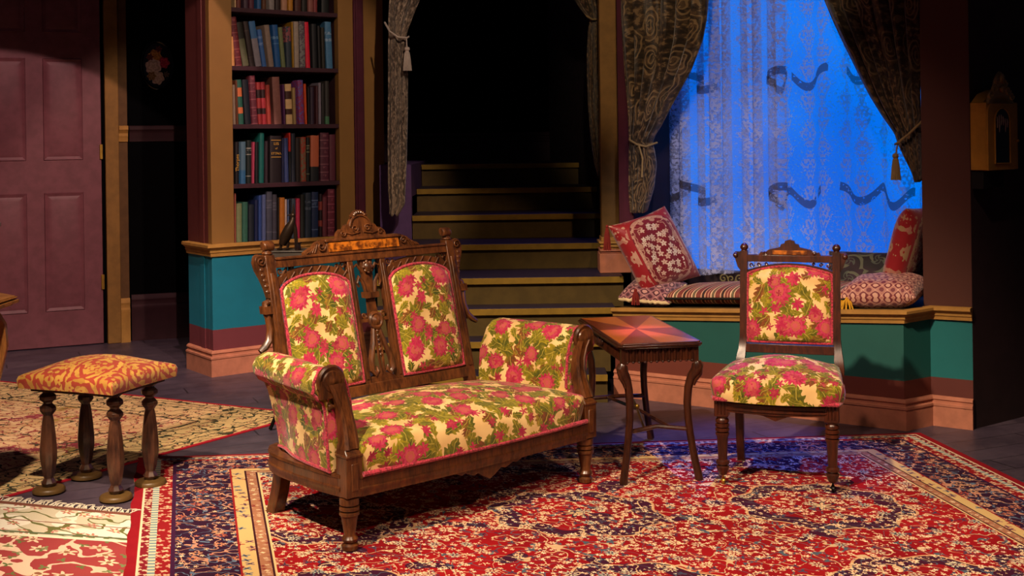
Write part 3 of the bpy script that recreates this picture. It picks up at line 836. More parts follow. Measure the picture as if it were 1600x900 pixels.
lace_panel('lace_curtain', 'flatter white lace curtain with scalloped hem in the right half of the window', .64, 1.52, 5, .012,
           lambda a: .665 - .045 * abs(math.sin(PI * (a * 2.0 + .12))) + .05 * max(0, a - .6), L2, .615, 1.15, 5)

# ------------------------------------------------------------------ drapes
def paisley(name, d, l, mid):
    m = Mat(name, .55, sheen=.2, spec=.35)
    x, y, z = m.uv()
    wx = m.noise(x, y, 0.0, 9, 2) - .5
    rad, ang, r, g, b = m.cells(x * 9.0 + wx * .5, y * 4.2 + wx * .4, .7)
    tear = rad + (ang + r * 6.28).cos() * .13
    rings = (tear * 46.0).sin()
    n = m.noise(x, y, 0.0, 34, 3, .6)
    c = m.mix(n.step(.4, .62), d, mid)
    c = m.mix(rings.gt(.45) * tear.lt(.40) * .50, c, l)
    c = m.mix((tear.gt(.42)) * n.gt(.56) * .35, c, l)
    m.color(c); m.bump(rings * .4, .15, .002)
    return m
M_DRAPE = paisley('olive_paisley_brocade', '#241a10', '#9c8058', '#54402a')
M_DRAPE2 = paisley('grey_paisley_brocade', '#40362c', '#c0ac94', '#7c6c5a')
M_TASSEL = plain('tassel_thread', '#8c7650', .8)
M_TASSELG = plain('grey_tassel_thread', '#a89c90', .8)
def drape(name, label, tab, MF, y0, folds, amp, mat, tie=None, seed=1, ztop=2.62):
    random.seed(seed)
    t0 = tab[0]; s0 = tab[1]
    dz = ztop - t0[0]
    tab = [(ztop, t0[1] + (t0[1] - s0[1]) / (t0[0] - s0[0]) * dz * .5, t0[2] + (t0[2] - s0[2]) / (t0[0] - s0[0]) * dz * .6)] + tab
    zb = tab[-1][0]
    wmax = max(r[2] - r[1] for r in tab)
    ph = [random.uniform(-.5, .5) for _ in range(30)]; am = [random.uniform(.6, 1.2) for _ in range(30)]
    def fn(a, b):
        z = ztop + (zb - ztop) * b
        xl, xr = interp(tab, z)
        k = (xr - xl) / wmax
        q = a * folds
        i = int(q) % 30
        wv = math.sin(2 * PI * q + ph[0]) * am[i] + .35 * math.sin(2 * PI * q * 2.3 + z * 3)
        yy = y0 + amp * (.45 + .55 * k) * wv - .5 * amp * math.sin(PI * a)
        xx = xl + (xr - xl) * (a + .035 * math.sin(2 * PI * q + 1.3))
        zz = z + .012 * math.sin(2 * PI * q) * (1 if b > .98 else 0)
        return MF @ Vector((xx, yy, zz))
    W0 = wmax * 1.7
    root = thing(name, label, 'curtain')
    MB().grid(fn, folds * 16, 90, uv=lambda a, b: (a * W0 + seed * .37, (ztop + (zb - ztop) * b))).build('drape_panel', mat, root, solid=.006)
    return root
DL = [(2.091, -0.046, 0.462), (1.959, -0.04, 0.45), (1.848, -0.03, 0.426), (1.7, -0.017, 0.363), (1.589, -0.003, 0.295), (1.503, 0.008, 0.242), (1.417, 0.014, 0.193), (1.362, 0.017, 0.154), (1.321, 0.024, 0.135), (1.279, 0.016, 0.146), (1.204, 0.015, 0.156), (1.077, 0.013, 0.139), (0.96, 0.023, 0.099)]
DR = [(2.019, 1.037, 1.504), (1.895, 1.09, 1.503), (1.772, 1.149, 1.504), (1.653, 1.208, 1.506), (1.532, 1.269, 1.504), (1.44, 1.327, 1.506), (1.353, 1.39, 1.508), (1.294, 1.411, 1.51), (1.239, 1.437, 1.509), (1.181, 1.467, 1.511), (1.132, 1.487, 1.511)]
SL = [(2.194, -0.73, -0.546), (2.098, -0.735, -0.586), (2.021, -0.736, -0.617), (1.982, -0.733, -0.629), (1.925, -0.738, -0.626), (1.771, -0.74, -0.624), (1.617, -0.742, -0.627), (1.425, -0.748, -0.633), (1.233, -0.751, -0.639), (1.041, -0.75, -0.65), (0.972, -0.743, -0.651), (0.907, -0.744, -0.69)]
SRt = [(2.167, 0.379, 0.53), (2.121, 0.408, 0.53), (2.075, 0.446, 0.525), (2.045, 0.472, 0.517), (1.996, 0.46, 0.517), (1.863, 0.45, 0.519), (1.712, 0.448, 0.52), (1.522, 0.453, 0.522), (1.332, 0.466, 0.523), (1.199, 0.483, 0.521), (1.123, 0.505, 0.52)]
I4 = Matrix.Identity(4)
def tassel(parent, MF, x, y, z, s, mat):
    mb = MB()
    mb.lathe([(.004, .03), (.012, .026), (.014, .016), (.009, .008), (.013, .002), (.010, -.004)], 14, MF @ Matrix.Translation((x, y, z)) @ Matrix.Scale(s, 4))
    for i in range(16):
        a = 2 * PI * i / 16
        mb.tube([(.010 * math.cos(a), .010 * math.sin(a), 0), (.014 * math.cos(a), .014 * math.sin(a), -.03), (.019 * math.cos(a), .019 * math.sin(a), -.085)], [.003, .0035, .003], 5, MF @ Matrix.Translation((x, y, z)) @ Matrix.Scale(s, 4))
    return mb.build('tassel', mat, parent)
def cord(parent, MF, pts, r, mat, name='tie_cord'):
    return MB().tube([MF @ Vector(p) for p in pts], r, 8).build(name, mat, parent)
d1 = drape('drapery', 'olive paisley drape tied back at the left of the window', DL, FS, .17, 6, .045, M_DRAPE, seed=2)
c_ = cord(d1, FS, [(.0, .20, 1.37), (.04, .12, 1.335), (.09, .105, 1.312), (.13, .13, 1.30), (.16, .2, 1.32)], .006, M_TASSEL)
c_ = cord(d1, FS, [(.10, .105, 1.31), (.125, .10, 1.24), (.12, .10, 1.14)], .005, M_TASSEL)
d2 = drape('drapery', 'olive paisley drape swept to the right side of the window', DR, FS, .27, 6, .045, M_DRAPE, seed=5)
c_ = cord(d2, FS, [(1.53, .24, 1.41), (1.48, .19, 1.35), (1.425, .185, 1.305), (1.40, .24, 1.30)], .006, M_TASSEL)
c_ = cord(d2, FS, [(1.425, .19, 1.305), (1.417, .19, 1.25)], .004, M_TASSEL)
tassel(c_, FS, 1.415, .19, 1.225, 1.1, M_TASSEL)
d3 = drape('drapery', 'narrow grey paisley drape hanging left of the stairs', SL, I4, 7.30, 2, .026, M_DRAPE2, seed=9)
c_ = cord(d3, I4, [(-.755, 7.30, 2.06), (-.72, 7.25, 2.0), (-.67, 7.24, 1.965), (-.62, 7.25, 1.96), (-.61, 7.28, 1.97)], .006, M_TASSELG)
c_ = cord(d3, I4, [(-.622, 7.25, 1.965), (-.618, 7.24, 1.90)], .004, M_TASSELG)
tassel(c_, I4, -.618, 7.24, 1.87, 1.25, M_TASSELG)
d4 = drape('drapery', 'slim olive paisley drape hanging right of the stairs beside the column', SRt, I4, 7.2, 2, .022, M_DRAPE, seed=12)
c_ = cord(d4, I4, [(.45, 7.17, 2.07), (.48, 7.14, 2.045), (.53, 7.17, 2.05)], .006, M_TASSEL)

# ------------------------------------------------------------------ cushions on the window seat
def pillow(name, label, MF, c, U, V, th, mat, uvs=1.0, sharp=1.0, parts=None, droop=0):
    """square cushion: centre c, half-vectors U and V, half thickness th"""
    c = Vector(c); U = Vector(U); V = Vector(V); N = U.cross(V).normalized()
    mb = MB(); lu, lv = U.length, V.length
    for sg in (1, -1):
        def fn(a, b):
            s = 2 * a - 1; t = 2 * b - 1
            s = math.copysign(1 - (1 - abs(s)) ** 1.6, s); t = math.copysign(1 - (1 - abs(t)) ** 1.6, t)
            k = 1 - .06 * (1 - t * t) * s * s; kk = 1 - .06 * (1 - s * s) * t * t
            h = max(0, (1 - s ** 4) * (1 - t ** 4)) ** .55
            wr = .06 * math.sin(9 * s + 4 * t) * (1 - s * s) * (1 - t * t)
            p = c + U * s * k + V * t * kk + N * (sg * th * (h * (1 + wr)))
            p.z -= droop * (s * s + t * t) * .5
            return MF @ p
        def uvf(a, b): return ((2*a-1) * lu * uvs, (2*b-1) * lv * uvs)
        mb.grid(fn, 28, 28, uv=uvf, flip=(sg < 0))
    return tag(mb.build(name, mat), label, 'cushion')
# red and gold brocade medallion
def brocade(name, red, gold):
    m = Mat(name, .5, sheen=.25)
    x, y, z = m.uv()
    ax, ay = x.abs(), y.abs()
    r = (x * x + y * y).sqrt(); an = y._m('ARCTAN2', x)
    n = m.noise(ax, ay, 0.0, 26, 3, .6)
    oval = (x * x * 2.4 + y * y * .85).sqrt() + (an * 4.0).cos() * .006
    c = m.mix(n, tuple(v * .8 for v in lin(red)), tuple(v * 1.2 for v in lin(red)))
    c = m.mix(oval.gt(.175), c, '#8c0e18')
    rad, ag, q, g, b = m.cells(x * 40.0, y * 40.0, .9)
    petal = (.38 + (ag * 5.0).cos() * .12 - rad).gt(0.0) * rad.gt(.07)
    c = m.mix(oval.lt(.118) * petal, c, m.mix(q, gold, '#d0c4b0'))
    c = m.mix(oval.band(.150, .172) * (n.gt(.42)), c, m.mix(n.gt(.5), gold, '#a87868'))
    n3 = m.noise(ax, ay, 4.0, 17, 2, .5)
    sw = ((n3 * 24.0).sin()).gt(.25)
    c = m.mix((oval.gt(.195)) * sw, c, m.mix(q, gold, '#a86a5c'))
    c = m.mix((oval.band(.118, .15)) * ((n3 * 30.0).sin()).gt(.75) * .7, c, gold)
    m.color(c); m.bump(n, .3, .003)
    return m
M_BRO = brocade('red_gold_brocade', '#6c0a1c', '#b89078')
M_BRO2 = brocade('scarlet_gold_brocade', '#7c0814', '#9c8058')
lp = pillow('throw_cushion', 'red brocade cushion with a silver medallion propped at the left end of the window seat', FS, (.135, .21, .742), (.080, .17, .045), (.080, .05, -.190), .075, M_BRO)
def fringe_tassel(parent, p, L, r, mat, name='corner_tassel'):
    mb = MB()
    for i in range(9):
        a = 2 * PI * i / 9
        mb.tube([(0, 0, 0), (r * .6 * math.cos(a), r * .6 * math.sin(a), -L * .4), (r * math.cos(a), r * math.sin(a), -L)], [.004, .005, .0035], 5, FS @ Matrix.Translation(p))
    mb.ell((0, 0, -.005), .009, 10, FS @ Matrix.Translation(p))
    return mb.build(name, mat, parent)
M_RTAS = plain('red_tassel_thread', '#7a2420', .9)
fringe_tassel(lp, (-.06, .04, .885), .13, .018, M_RTAS)
fringe_tassel(lp, (.115, .02, .56), .08, .02, M_RTAS)
rp = pillow('throw_cushion', 'scarlet and gold brocade cushion standing on edge against the right reveal', FS, (1.44, .38, .800), (.035, .19, .0), (.062, -.02, .20), .07, M_BRO2)
# mat with rope trim and pink ogee cushion
def ogee(name, a1, a2, a3, sc):
    m = Mat(name, .6, sheen=.2)
    x, y, z = m.uv()
    X = x * sc; Y = y * sc * .8
    d = ((X.cos() + (Y).cos()) * .5)
    n = m.noise(x, y, 0.0, 60, 2)
    e = d + (n - .5) * .7
    c = m.mix(e.gt(.15), a1, a2)
    c = m.mix(e.gt(.62), c, a3)
    c = m.mix(e.band(-.08, .02), c, a3)
    c = m.mix(e.lt(-.62), c, a2)
    m.color(c); return m
M_OG = ogee('pink_ogee_damask', '#b07468', '#702834', '#d0a08c', 165)
M_OG2 = ogee('plum_ogee_damask', '#8c5860', '#4a1c2c', '#c09088', 130)
mt_ = pillow('seat_pad', 'plum damask seat pad edged with cream rope at the left end of the window seat', FS, (.125, .20, .535), (.155, -.01, -.004), (-.03, .17, .03), .055, M_OG2)
rp_pts = []
for i in range(72):
    a = 2 * PI * i / 72
    cx, sy = math.cos(a), math.sin(a)
    k = 1 / max(abs(cx), abs(sy)) ** .85
    rp_pts.append((.125 + .155 * cx * k - .03 * sy * k, .20 + .17 * sy * k - .01 * cx * k, .528 + .03 * sy * k + .003 * math.sin(40 * a)))
MB().tube([FS @ Vector(p) for p in rp_pts], .009, 8, closed=True).build('rope_trim', plain('cream_rope', '#d8c094', .8), mt_, label='cream twisted rope edging')
og = pillow('seat_pad', 'pink ogee-patterned cushion with yellow tassels at the right end of the window seat', FS, (1.36, .17, .610), (.185, .0, .012), (0, .15, .02), .07, M_OG)
fringe_tassel(og, (1.20, .035, .60), .085, .016, plain('yellow_tassel_thread', '#d09a28', .9))
fringe_tassel(og, (1.225, .03, .585), .06, .03, plain('yellow_tassel_thread', '#d09a28', .9))
# striped bench cushion
mst = Mat('striped_bench_fabric', .7)
x, y, z = mst.uv()
f_ = (x / .105).fract()
c = mst.mix(0.0, '#7c3830', '#7c3830')
for a, b, h_ in ((.10, .14, '#d8b890'), (.18, .26, '#1c2420'), (.30, .34, '#d8b890'), (.46, .50, '#c89880'), (.60, .66, '#e0c8a0'), (.70, .76, '#5a6a4c'), (.80, .84, '#e0c8a0')):
    c = mst.mix(f_.band(a, b), c, h_)
mst.color(c)
mb = MB()
def bc(a, b):
    t = 2 * PI * b; s = .255 + 1.0 * a
    e = min(1, min(a, 1 - a) / .06); e = math.sqrt(max(0, 1 - (1 - e) ** 2))
    cs, sn = math.cos(t), math.sin(t)
    yy = .27 + .235 * math.copysign(abs(cs) ** .7, cs) * (.75 + .25 * e)
    zz = hz(s) + .044 + .044 * math.copysign(abs(sn) ** .8, sn) * e + .012 * (sn > 0) * math.sin(PI * a)
    return FS @ Vector((s, yy, zz))
mb.grid(bc, 60, 40, uv=lambda a, b: (a * 1.0, b * .6))
bb = tag(mb.build('bench_cushion', mst), 'long striped cushion lying along the window seat', 'cushion')
MB().tube([FS @ Vector((.28 + .95 * i / 30, .027 , hz(.28 + .95 * i / 30) + .044)) for i in range(31)], .006, 8).build('piping', plain('black_piping', '#0e0a08'), bb, label='black piping')
# dark purple floral cushion
mp = Mat('purple_floral_velvet', .7, sheen=.2)
x, y, z = mp.uv()
rad, an, r, g, b = mp.cells(x * 13.0, y * 13.0, .7)
c = mp.mix(mp.noise(x, y, 0.0, 9).step(.4, .6), '#140814', '#2c0e26')
c = mp.mix((rad + (an * 3.0 + rad * 14.0).cos() * .12).band(.12, .24) * .8, c, '#4c544c')
c = mp.mix((an * 2.0 + r * 6.0 + rad * 9.0).sin().gt(.75) * rad.gt(.25) * .7, c, '#686c58')
mp.color(c)
pillow('throw_cushion', 'dark purple cushion with silver flowers behind the side chair', FS, (1.17, .50, .655), (.20, .02, 0), (.0, .05, .095), .06, mp)
# gilt scrolled bowl half hidden behind the striped cushion
t = thing('scroll_ornament', 'small gilt scrolled ornament under the lace behind the striped cushion', 'ornament', M=FS @ Matrix.Translation((.42, .55, .50)))
mb = MB()
for dx, d in ((-.045, 1), (.0, -1), (.045, 1)):
    mb.tube(spiral(dx, 0, .075, .026, 1.3, 22, d), .004, 6)
mb.tube([(-.09, 0, .045), (0, 0, .05), (.09, 0, .045)], .005, 6)
mb.build('scrolls', plain('antique_gilt', '#8c8050', .4, .5), t)
MB().lathe([(.03, 0), (.035, .005), (.012, .02), (.01, .045), (.03, .05)], 16).build('foot', plain('antique_gilt_foot', '#6c6040', .4, .5), t)

# ------------------------------------------------------------------ wall clock
P_CLK = plain('clock_ochre', '#a8782a', .5)
FC = frame(2.1245, 5.435, .8, .6)
ck = thing('wall_clock', 'ochre wall clock with an arched door and carved crest on the far right wall', 'clock', M=FC @ Matrix.Translation((0, 0, 1.18)))
MB().box(0, .255, .004, .085, 0, .305).build('case', P_CLK, ck, bevel=.003)
arch = [(.05, .03), (.17, .03), (.17, .22)] + arc(.11, .22, .06, 0, PI, 14) + [(.05, .22)]
out = [(.0, .0), (.215, .0), (.215, .25)] + arc(.1075, .25, .1075, 0, PI, 20, .085) + [(0, .25)]
mb = MB()
n1 = len(out)
mb.prism(out, -.004, .004)
MB_ = mb.build('door_board', P_CLK, ck, bevel=.001)
mb = MB().prism(arch, -.007, -.003)
MB_ = mb.build('dark_opening', plain('clock_interior', '#050404', .3), ck)
ac = [(p[0], -.007, p[1]) for p in arch]
MB().tube(ac, .004, 6, closed=True).build('door_moulding', P_CLK, ck)
mb = MB()
for i in range(6):
    xx = .065 + .016 * i; hh = .05 + .02 * math.sin(i * 1.9)
    mb.tube([(xx, -.009, .24 + .01 * math.sin(i)), (xx + .004, -.009, .24 - hh * .5), (xx + .002, -.009, .24 - hh)], [.003, .004, .002], 6)
mb.build('pale_fretwork', plain('pale_fret', '#8a7870', .4), ck)
mb = MB()
cx = .108
for (dx, dz, r_) in ((-.085, .335, .018), (.085, .335, .018), (-.055, .36, .022), (.055, .36, .022), (-.03, .395, .02), (.03, .395, .02)):
    mb.tube(spiral(cx + dx, -.004, dz, r_, 1.3, 20, 1 if dx < 0 else -1), .006, 6)
mb.prism([(cx - .10, .30), (cx + .10, .30), (cx + .09, .335), (cx + .055, .36), (cx + .04, .405), (cx + .02, .43), (cx, .445), (cx - .02, .43), (cx - .04, .405), (cx - .055, .36), (cx - .09, .335)], -.004, .010)
mb.ell((cx, -.008, .415), (.018, .012, .022), 12); mb.ell((cx, -.008, .365), (.016, .014, .016), 12)
mb.build('carved_crest', plain('carved_crest_gilt', '#8c7448', .45, .2), ck)
mb = MB().prism([(.0, .305), (.255, .305), (.21, .345), (.13, .365), (.05, .345)], .02, .08)
mb.build('sloped_roof', P_CLK, ck)
MB().box(.012, .18, .03, .09, -.085, -.002).build('bracket', plain('black_bracket', '#080608'), ck, bevel=.003)
mb = MB().ell((.225, -.012, .13), .008, 10); mb.build('door_knob', P_BRASS, ck)
# ------------------------------------------------------------------ rugs
def rug_quad(name, A, B, C, D, zt, mat, W_, H_, label, nu=40, nv=30, wob=0):
    """corners: A back-left, B back-right, C front-right, D front-left"""
    A, B, C, D = [Vector((p[0], p[1], 0)) for p in (A, B, C, D)]
    def fn(z):
        def g(a, b):
            p = (A * (1 - a) + B * a) * (1 - b) + (D * (1 - a) + C * a) * b
            if wob and a < .001: p.x += wob * math.sin(b * 37) + wob * .6 * math.sin(b * 83)
            p.z = z; return p
        return g
    mb = MB()
    mb.grid(fn(zt), nu, nv, uv=lambda a, b: (a * W_, b * H_), flip=True)
    # edge skirt
    ring = [(a / nu, 0) for a in range(nu)] + [(1, b / nv) for b in range(nv)] + [(1 - a / nu, 1) for a in range(nu)] + [(0, 1 - b / nv) for b in range(nv)]
    n = len(ring); t_, l_ = fn(zt), fn(0.0005)
    mb.add([t_(*q) for q in ring] + [l_(*q) for q in ring], [(i, (i + 1) % n, n + (i + 1) % n, n + i) for i in range(n)], [(a * W_, b * H_) for a, b in ring] * 2)
    o = mb.build(name, mat)
    return tag(o, label, 'rug')
def bands(m, c, d, lst):
    for a, b, h_ in lst: c = m.mix(d.band(a, b), c, h_)
    return c
def blossoms(m, c, x, y, sc, n_, size, keep, col1, col2, core=None, wob=.35, off=0.0, mask=None):
    rad, an, r, g, b = m.cells(x * sc + off, y * sc + off * .7, .8)
    R = size * (1 - wob) + (an * n_ + r * 6.28).cos() * (size * wob)
    on = (R - rad).gt(0.0) * b.gt(keep)
    if mask is not None: on = on * mask
    c = m.mix(on, c, m.mix(g, col1, col2))
    if core: c = m.mix(rad.lt(size * .3) * on, c, core)
    return c
def vines(m, c, x, y, sc, w_, col, off=0.0, mask=None):
    n = m.noise(x, y, off, sc, 1, .4)
    on = (n - .5).abs().lt(w_)
    if mask is not None: on = on * mask
    return m.mix(on, c, col)
# --- big red rug
RW, RH = 3.45, 2.5
mr = Mat('red_oriental_rug', .95, spec=.1)
x, y, z = mr.uv()
dl = x / .50; drr = (RW - x) / .43; db = y / .315; df = (RH - y) / .40
d = dl.min(drr).min(db).min(df)
side = dl.min(drr).lt(db.min(df))
al = side * (y - x) + x       # coordinate along the border
ac_ = d * .40
nb = mr.noise(x, y, 0.0, 30, 2) - .5
X = x + nb * .012; Y = y + (mr.noise(x, y, 5.0, 30, 2) - .5) * .012
# field
fld = mr.mix(mr.noise(x, y, 0.0, 3).step(.3, .7), '#7c0c16', '#9a141a')
cx = ((x - .25) / .92).fract() - .5; cy = ((y + .22) / .80).fract() - .5
rr = (cx * cx + cy * cy).sqrt(); an = cy._m('ARCTAN2', cx)
lobe = rr + (an * 8.0).cos() * .022
navy = mr.mix(mr.noise(x, y, 1.0, 6), '#4a1428', '#301430')
fld = mr.mix(lobe.band(.24, .33), fld, navy)
fld = mr.mix(lobe.band(.33, .342), fld, '#c89a70')
fld = mr.mix(lobe.lt(.05), fld, '#28243c'); fld = mr.mix(lobe.lt(.03), fld, '#d0b080')
n2 = mr.noise(x, y, 8.0, 5, 1)
fld = mr.mix((n2 - .5).gt(.15), fld, navy)
clus = mr.noise(x, y, 3.0, 7.5, 2, .6).gt(.47)
cl2 = mr.noise(x, y, 6.0, 9.0, 2, .6).gt(.50)
fld = vines(mr, fld, X, Y, 9, .008, '#c8a880')
fld = vines(mr, fld, X, Y, 13, .008, '#4a5866', 3.0)
fld = blossoms(mr, fld, X, Y, 15, 3.0, .25, .5, '#3c4a60', '#4a1c34', None, .4, 12.7)
fld = blossoms(mr, fld, X, Y, 33, 5.0, .31, .30, '#ecdcb8', '#d8a884', None, .3, .0, clus)
fld = blossoms(mr, fld, X, Y, 21, 6.0, .31, .35, '#ecdcb4', '#e0bc90', '#9a2c28', .3, 3.1, cl2)
fld = blossoms(mr, fld, X, Y, 9.5, 9.0, .24, .50, '#e4cca0', '#98a498', '#8c1c20', .3, 7.7)
fld = blossoms(mr, fld, X, Y, 9.5, 8.0, .13, .50, '#8c1c20', '#30344c', '#e4cca0', .2, 7.7)
fld = blossoms(mr, fld, X, Y, 55, 3.0, .28, .72, '#f0e0b8', '#d8b088', None, .4, 17.7)
# borders
c = fld
c = mr.mix(d.lt(1.0), c, '#d8b884')
def bmask(a, b): return d.band(a, b)
mainb = mr.mix(mr.noise(x, y, 2.0, 5), '#2c1430', '#34162a')
mainb = vines(mr, mainb, X, Y, 13, .014, '#b8846c')
mainb = vines(mr, mainb, X, Y, 18, .014, '#5a6c84', 4.0)
mainb = blossoms(mr, mainb, X, Y, 30, 5.0, .32, .55, '#dcc49c', '#b85c48')
mainb = blossoms(mr, mainb, X, Y, 13, 8.0, .30, .35, '#a04034', '#c89870', '#1c2444', .3, 2.2)
redb = blossoms(mr, mr.mix(0.0, '#8c1a20', '#8c1a20'), al, ac_, 30, 4.0, .38, .0, '#dcb890', '#c89a80', None, .3)
goldb = blossoms(mr, mr.mix(0.0, '#c8a870', '#c8a870'), al, ac_, 22, 4.0, .36, .1, '#5c7480', '#9c3428', '#2c2440', .35)
c = mr.mix(bmask(0, .075), c, mr.mix(mr.noise(x, y, 0.0, 12), '#80101c', '#981a24'))
c = mr.mix(bmask(.075, .092), c, '#dcc8a8')
c = mr.mix(bmask(.092, .15), c, blossoms(mr, mr.mix(0.0, '#7c1c28', '#7c1c28'), al, ac_, 42, 4.0, .40, .0, '#d8c0a0', '#c8a88c', None, .2))
c = mr.mix(bmask(.15, .20), c, mr.mix(((al / .03).fract()).gt(.5), '#d4c4a4', '#6c8890'))
c = mr.mix(bmask(.20, .30), c, redb)
c = mr.mix(bmask(.30, .33), c, '#3c1838')
c = mr.mix(bmask(.33, .76), c, mainb)
c = mr.mix(bmask(.76, .775), c, '#8c1c20')
c = mr.mix(bmask(.775, .88), c, goldb)
c = mr.mix(bmask(.88, .895), c, '#3c1820')
c = mr.mix(bmask(.895, .97), c, blossoms(mr, mr.mix(0.0, '#a06c50', '#a06c50'), al, ac_, 46, 4.0, .38, .0, '#e0c8a0', '#7c2424', None, .2))
c = mr.mix(bmask(.97, .985), c, '#3c1820')
mr.color(c)
mr.bump(mr.noise(x, y, 0.0, 300, 2), .35, .004)
ZR = .006
A = (-1.623, 5.213); B = (1.816, 5.462)
C = (B[0] + 2.62 * .156, B[1] - 2.62 * .988); D = (A[0] + 2.45 * .267, A[1] - 2.45 * .964)
big = rug_quad('oriental_rug', A, B, C, D, ZR, mr, RW, RH, 'large red oriental rug with navy and gold borders under the settee and chair', 90, 60, .004)
# --- gold rug, back left
mg2 = Mat('gold_floral_rug', .95, spec=.1)
x, y, z = mg2.uv()
d = x.min(y)
nb = mg2.noise(x, y, 0.0, 25, 2) - .5; X = x + nb * .02; Y = y + nb * .02
f = mg2.mix(mg2.noise(x, y, 0.0, 4, 3).step(.35, .65), '#c09868', '#dcbc8c')
f = mg2.mix(mg2.noise(x, y, 4.0, 2.2, 2).gt(.60), f, '#a08848')
f = mg2.mix(mg2.noise(x, y, 9.0, 3.0, 2).gt(.62), f, '#94404a')
f = vines(mg2, f, X, Y, 9, .018, '#4a4030'); f = vines(mg2, f, X, Y, 16, .02, '#8c3c3c', 3.0)
f = blossoms(mg2, f, X, Y, 30, 5.0, .33, .3, '#dcc090', '#a84440'); f = blossoms(mg2, f, X, Y, 14, 7.0, .3, .5, '#c89060', '#e0c898', '#7a2c2c', .3, 5.0)
bd = mg2.mix(mg2.noise(x, y, 0.0, 8), '#c8a470', '#dcbc88')
bd = vines(mg2, bd, X, Y, 14, .03, '#3c3c2c'); bd = blossoms(mg2, bd, X, Y, 22, 5.0, .34, .3, '#a03c38', '#4c5c48', '#d8c090')
c = mg2.mix(d.lt(.36), f, bd)
c = bands(mg2, c, d, [(.35, .362, '#30281c'), (.30, .308, '#5a3c2c'), (.10, .108, '#3a3024'), (.055, .062, '#7a5a3c'), (-.1, .022, '#a41c2c')])
mg2.color(c); mg2.bump(mg2.noise(x, y, 0.0, 300, 2), .3, .004)
C0 = (-1.01, 6.016)
def off(p, dx, dy, k): return (p[0] + dx * k, p[1] + dy * k)
cb_, cd_ = off(C0, -.898, .44, 2.9), off(C0, -.572, -.82, 2.0)
rug_quad('oriental_rug', C0, cb_, (cb_[0] + cd_[0] - C0[0], cb_[1] + cd_[1] - C0[1]), cd_, .0045, mg2, 2.9, 2.0, 'gold and pink floral rug with red binding lying in front of the door', 40, 30)
# fix winding for that quad is not needed: both sides shade alike
# --- cream and red rug, front left
mc = Mat('cream_red_rug', .95, spec=.1)
x, y, z = mc.uv()
nb = mc.noise(x, y, 0.0, 18, 2) - .5; X = x + nb * .03; Y = y + nb * .03
top = mc.mix(mc.noise(x, y, 0.0, 6, 2).gt(.5), '#e4dccc', '#ccc0a8')
top = blossoms(mc, top, X, Y, 11, 6.0, .34, .2, '#c07c74', '#b06a50', '#e4d4b0', .3)
top = vines(mc, top, X, Y, 9, .03, '#6a6a3c', 3.0)
red = mc.mix(mc.noise(x, y, 0.0, 4), '#8c3438', '#a04444')
red = vines(mc, red, X, Y, 6, .022, '#d8b8a0', 1.0)
red = blossoms(mc, red, X, Y, 9, 6.0, .33, .25, '#e0c8a8', '#d8a890', '#8c5c44', .3, 4.0); red = blossoms(mc, red, X, Y, 13, 3.0, .26, .5, '#5c6a3c', '#7a8458', None, .4, 8.0)
c = mc.mix(y.lt(.36), red, top)
c = bands(mc, c, y, [(.34, .365, '#e4d8c0'), (.315, .33, '#5a6448'), (.0, .03, '#7a4a3c'), (.19, .20, '#8c5c4c')])
mc.color(c); mc.bump(mc.noise(x, y, 0.0, 260, 2), .3, .004)
P0 = (-1.404, 4.43); P1 = (-2.6, 4.82)
fr_ = rug_quad('oriental_rug', P1, P0, (-1.03, 3.1), (-2.4, 3.0), .004, mc, 1.25, 1.5, 'cream and rose floral rug with a fringed end in the front left corner', 30, 30)
random.seed(4)
mb = MB()
for i in range(150):
    a = i / 149
    p = Vector((P1[0] + (P0[0] - P1[0]) * a, P1[1] + (P0[1] - P1[1]) * a, .004))
    q = p + Vector((random.uniform(-.03, .03) + .012, random.uniform(.02, .05), .004 * random.random()))
    mid = (p + q) / 2 + Vector((random.uniform(-.012, .012), 0, .006))
    mb.tube([p, mid, q], [.0024, .002, .0014], 5)
o = mb.build('fringe', plain('cotton_fringe', '#d8ccb8', .9), fr_); o['kind'] = 'stuff'

# ------------------------------------------------------------------ upholstery and turned-wood builders
def pad(w0, w1, d, z0, edge, dome, bulge=.02, corner=.05, nu=44, nv=36):
    """stuffed seat: w0 width at the front (y=0), w1 at the back (y=d); centred on x=0"""
    def fn(a, b):
        s = 2 * a - 1; t = 2 * b - 1
        s = math.copysign(1 - (1 - abs(s)) ** 2.0, s); t = math.copysign(1 - (1 - abs(t)) ** 2.0, t)
        # unfold: outer 12% is the side wall
        k = .90
        m = max(abs(s), abs(t))
        side = max(0, (m - k) / (1 - k))
        # rounded-square plan
        ss, tt_ = s, t
        q = (abs(s) ** 8 + abs(t) ** 8) ** .125
        if q > 1: ss, tt_ = s / q, t / q
        hw = (w0 + (w1 - w0) * (tt_ + 1) / 2) / 2
        bl = bulge * math.sin(PI * min(1, side * .9)) if side > 0 else 0
        x_ = ss * hw * (1 + bl * 2)
        y_ = d / 2 + tt_ * d / 2 * (1 + bl * 2) - (bulge * (1 - ss * ss) * (tt_ < 0) * abs(tt_) ** 3)
        z_ = z0 + edge * (1 - side ** 2.2) + dome * (1 - ss ** 2) * (1 - tt_ ** 2) ** .8
        return (x_, y_, z_)
    return fn
def turned(prof, n=24): return MB().lathe(prof, n)
def rope_outline(pts, r=.006): return MB().tube(pts, r, 8, closed=True)
LEGP = [(.020, 0), (.025, .004), (.027, .018), (.018, .026), (.024, .032), (.026, .040), (.021, .048), (.018, .054), (.021, .075), (.025, .105), (.027, .116), (.032, .120), (.032, .129), (.025, .133), (.032, .137), (.032, .146), (.025, .150), (.031, .155), (.031, .176), (.025, .180), (.029, .19)]

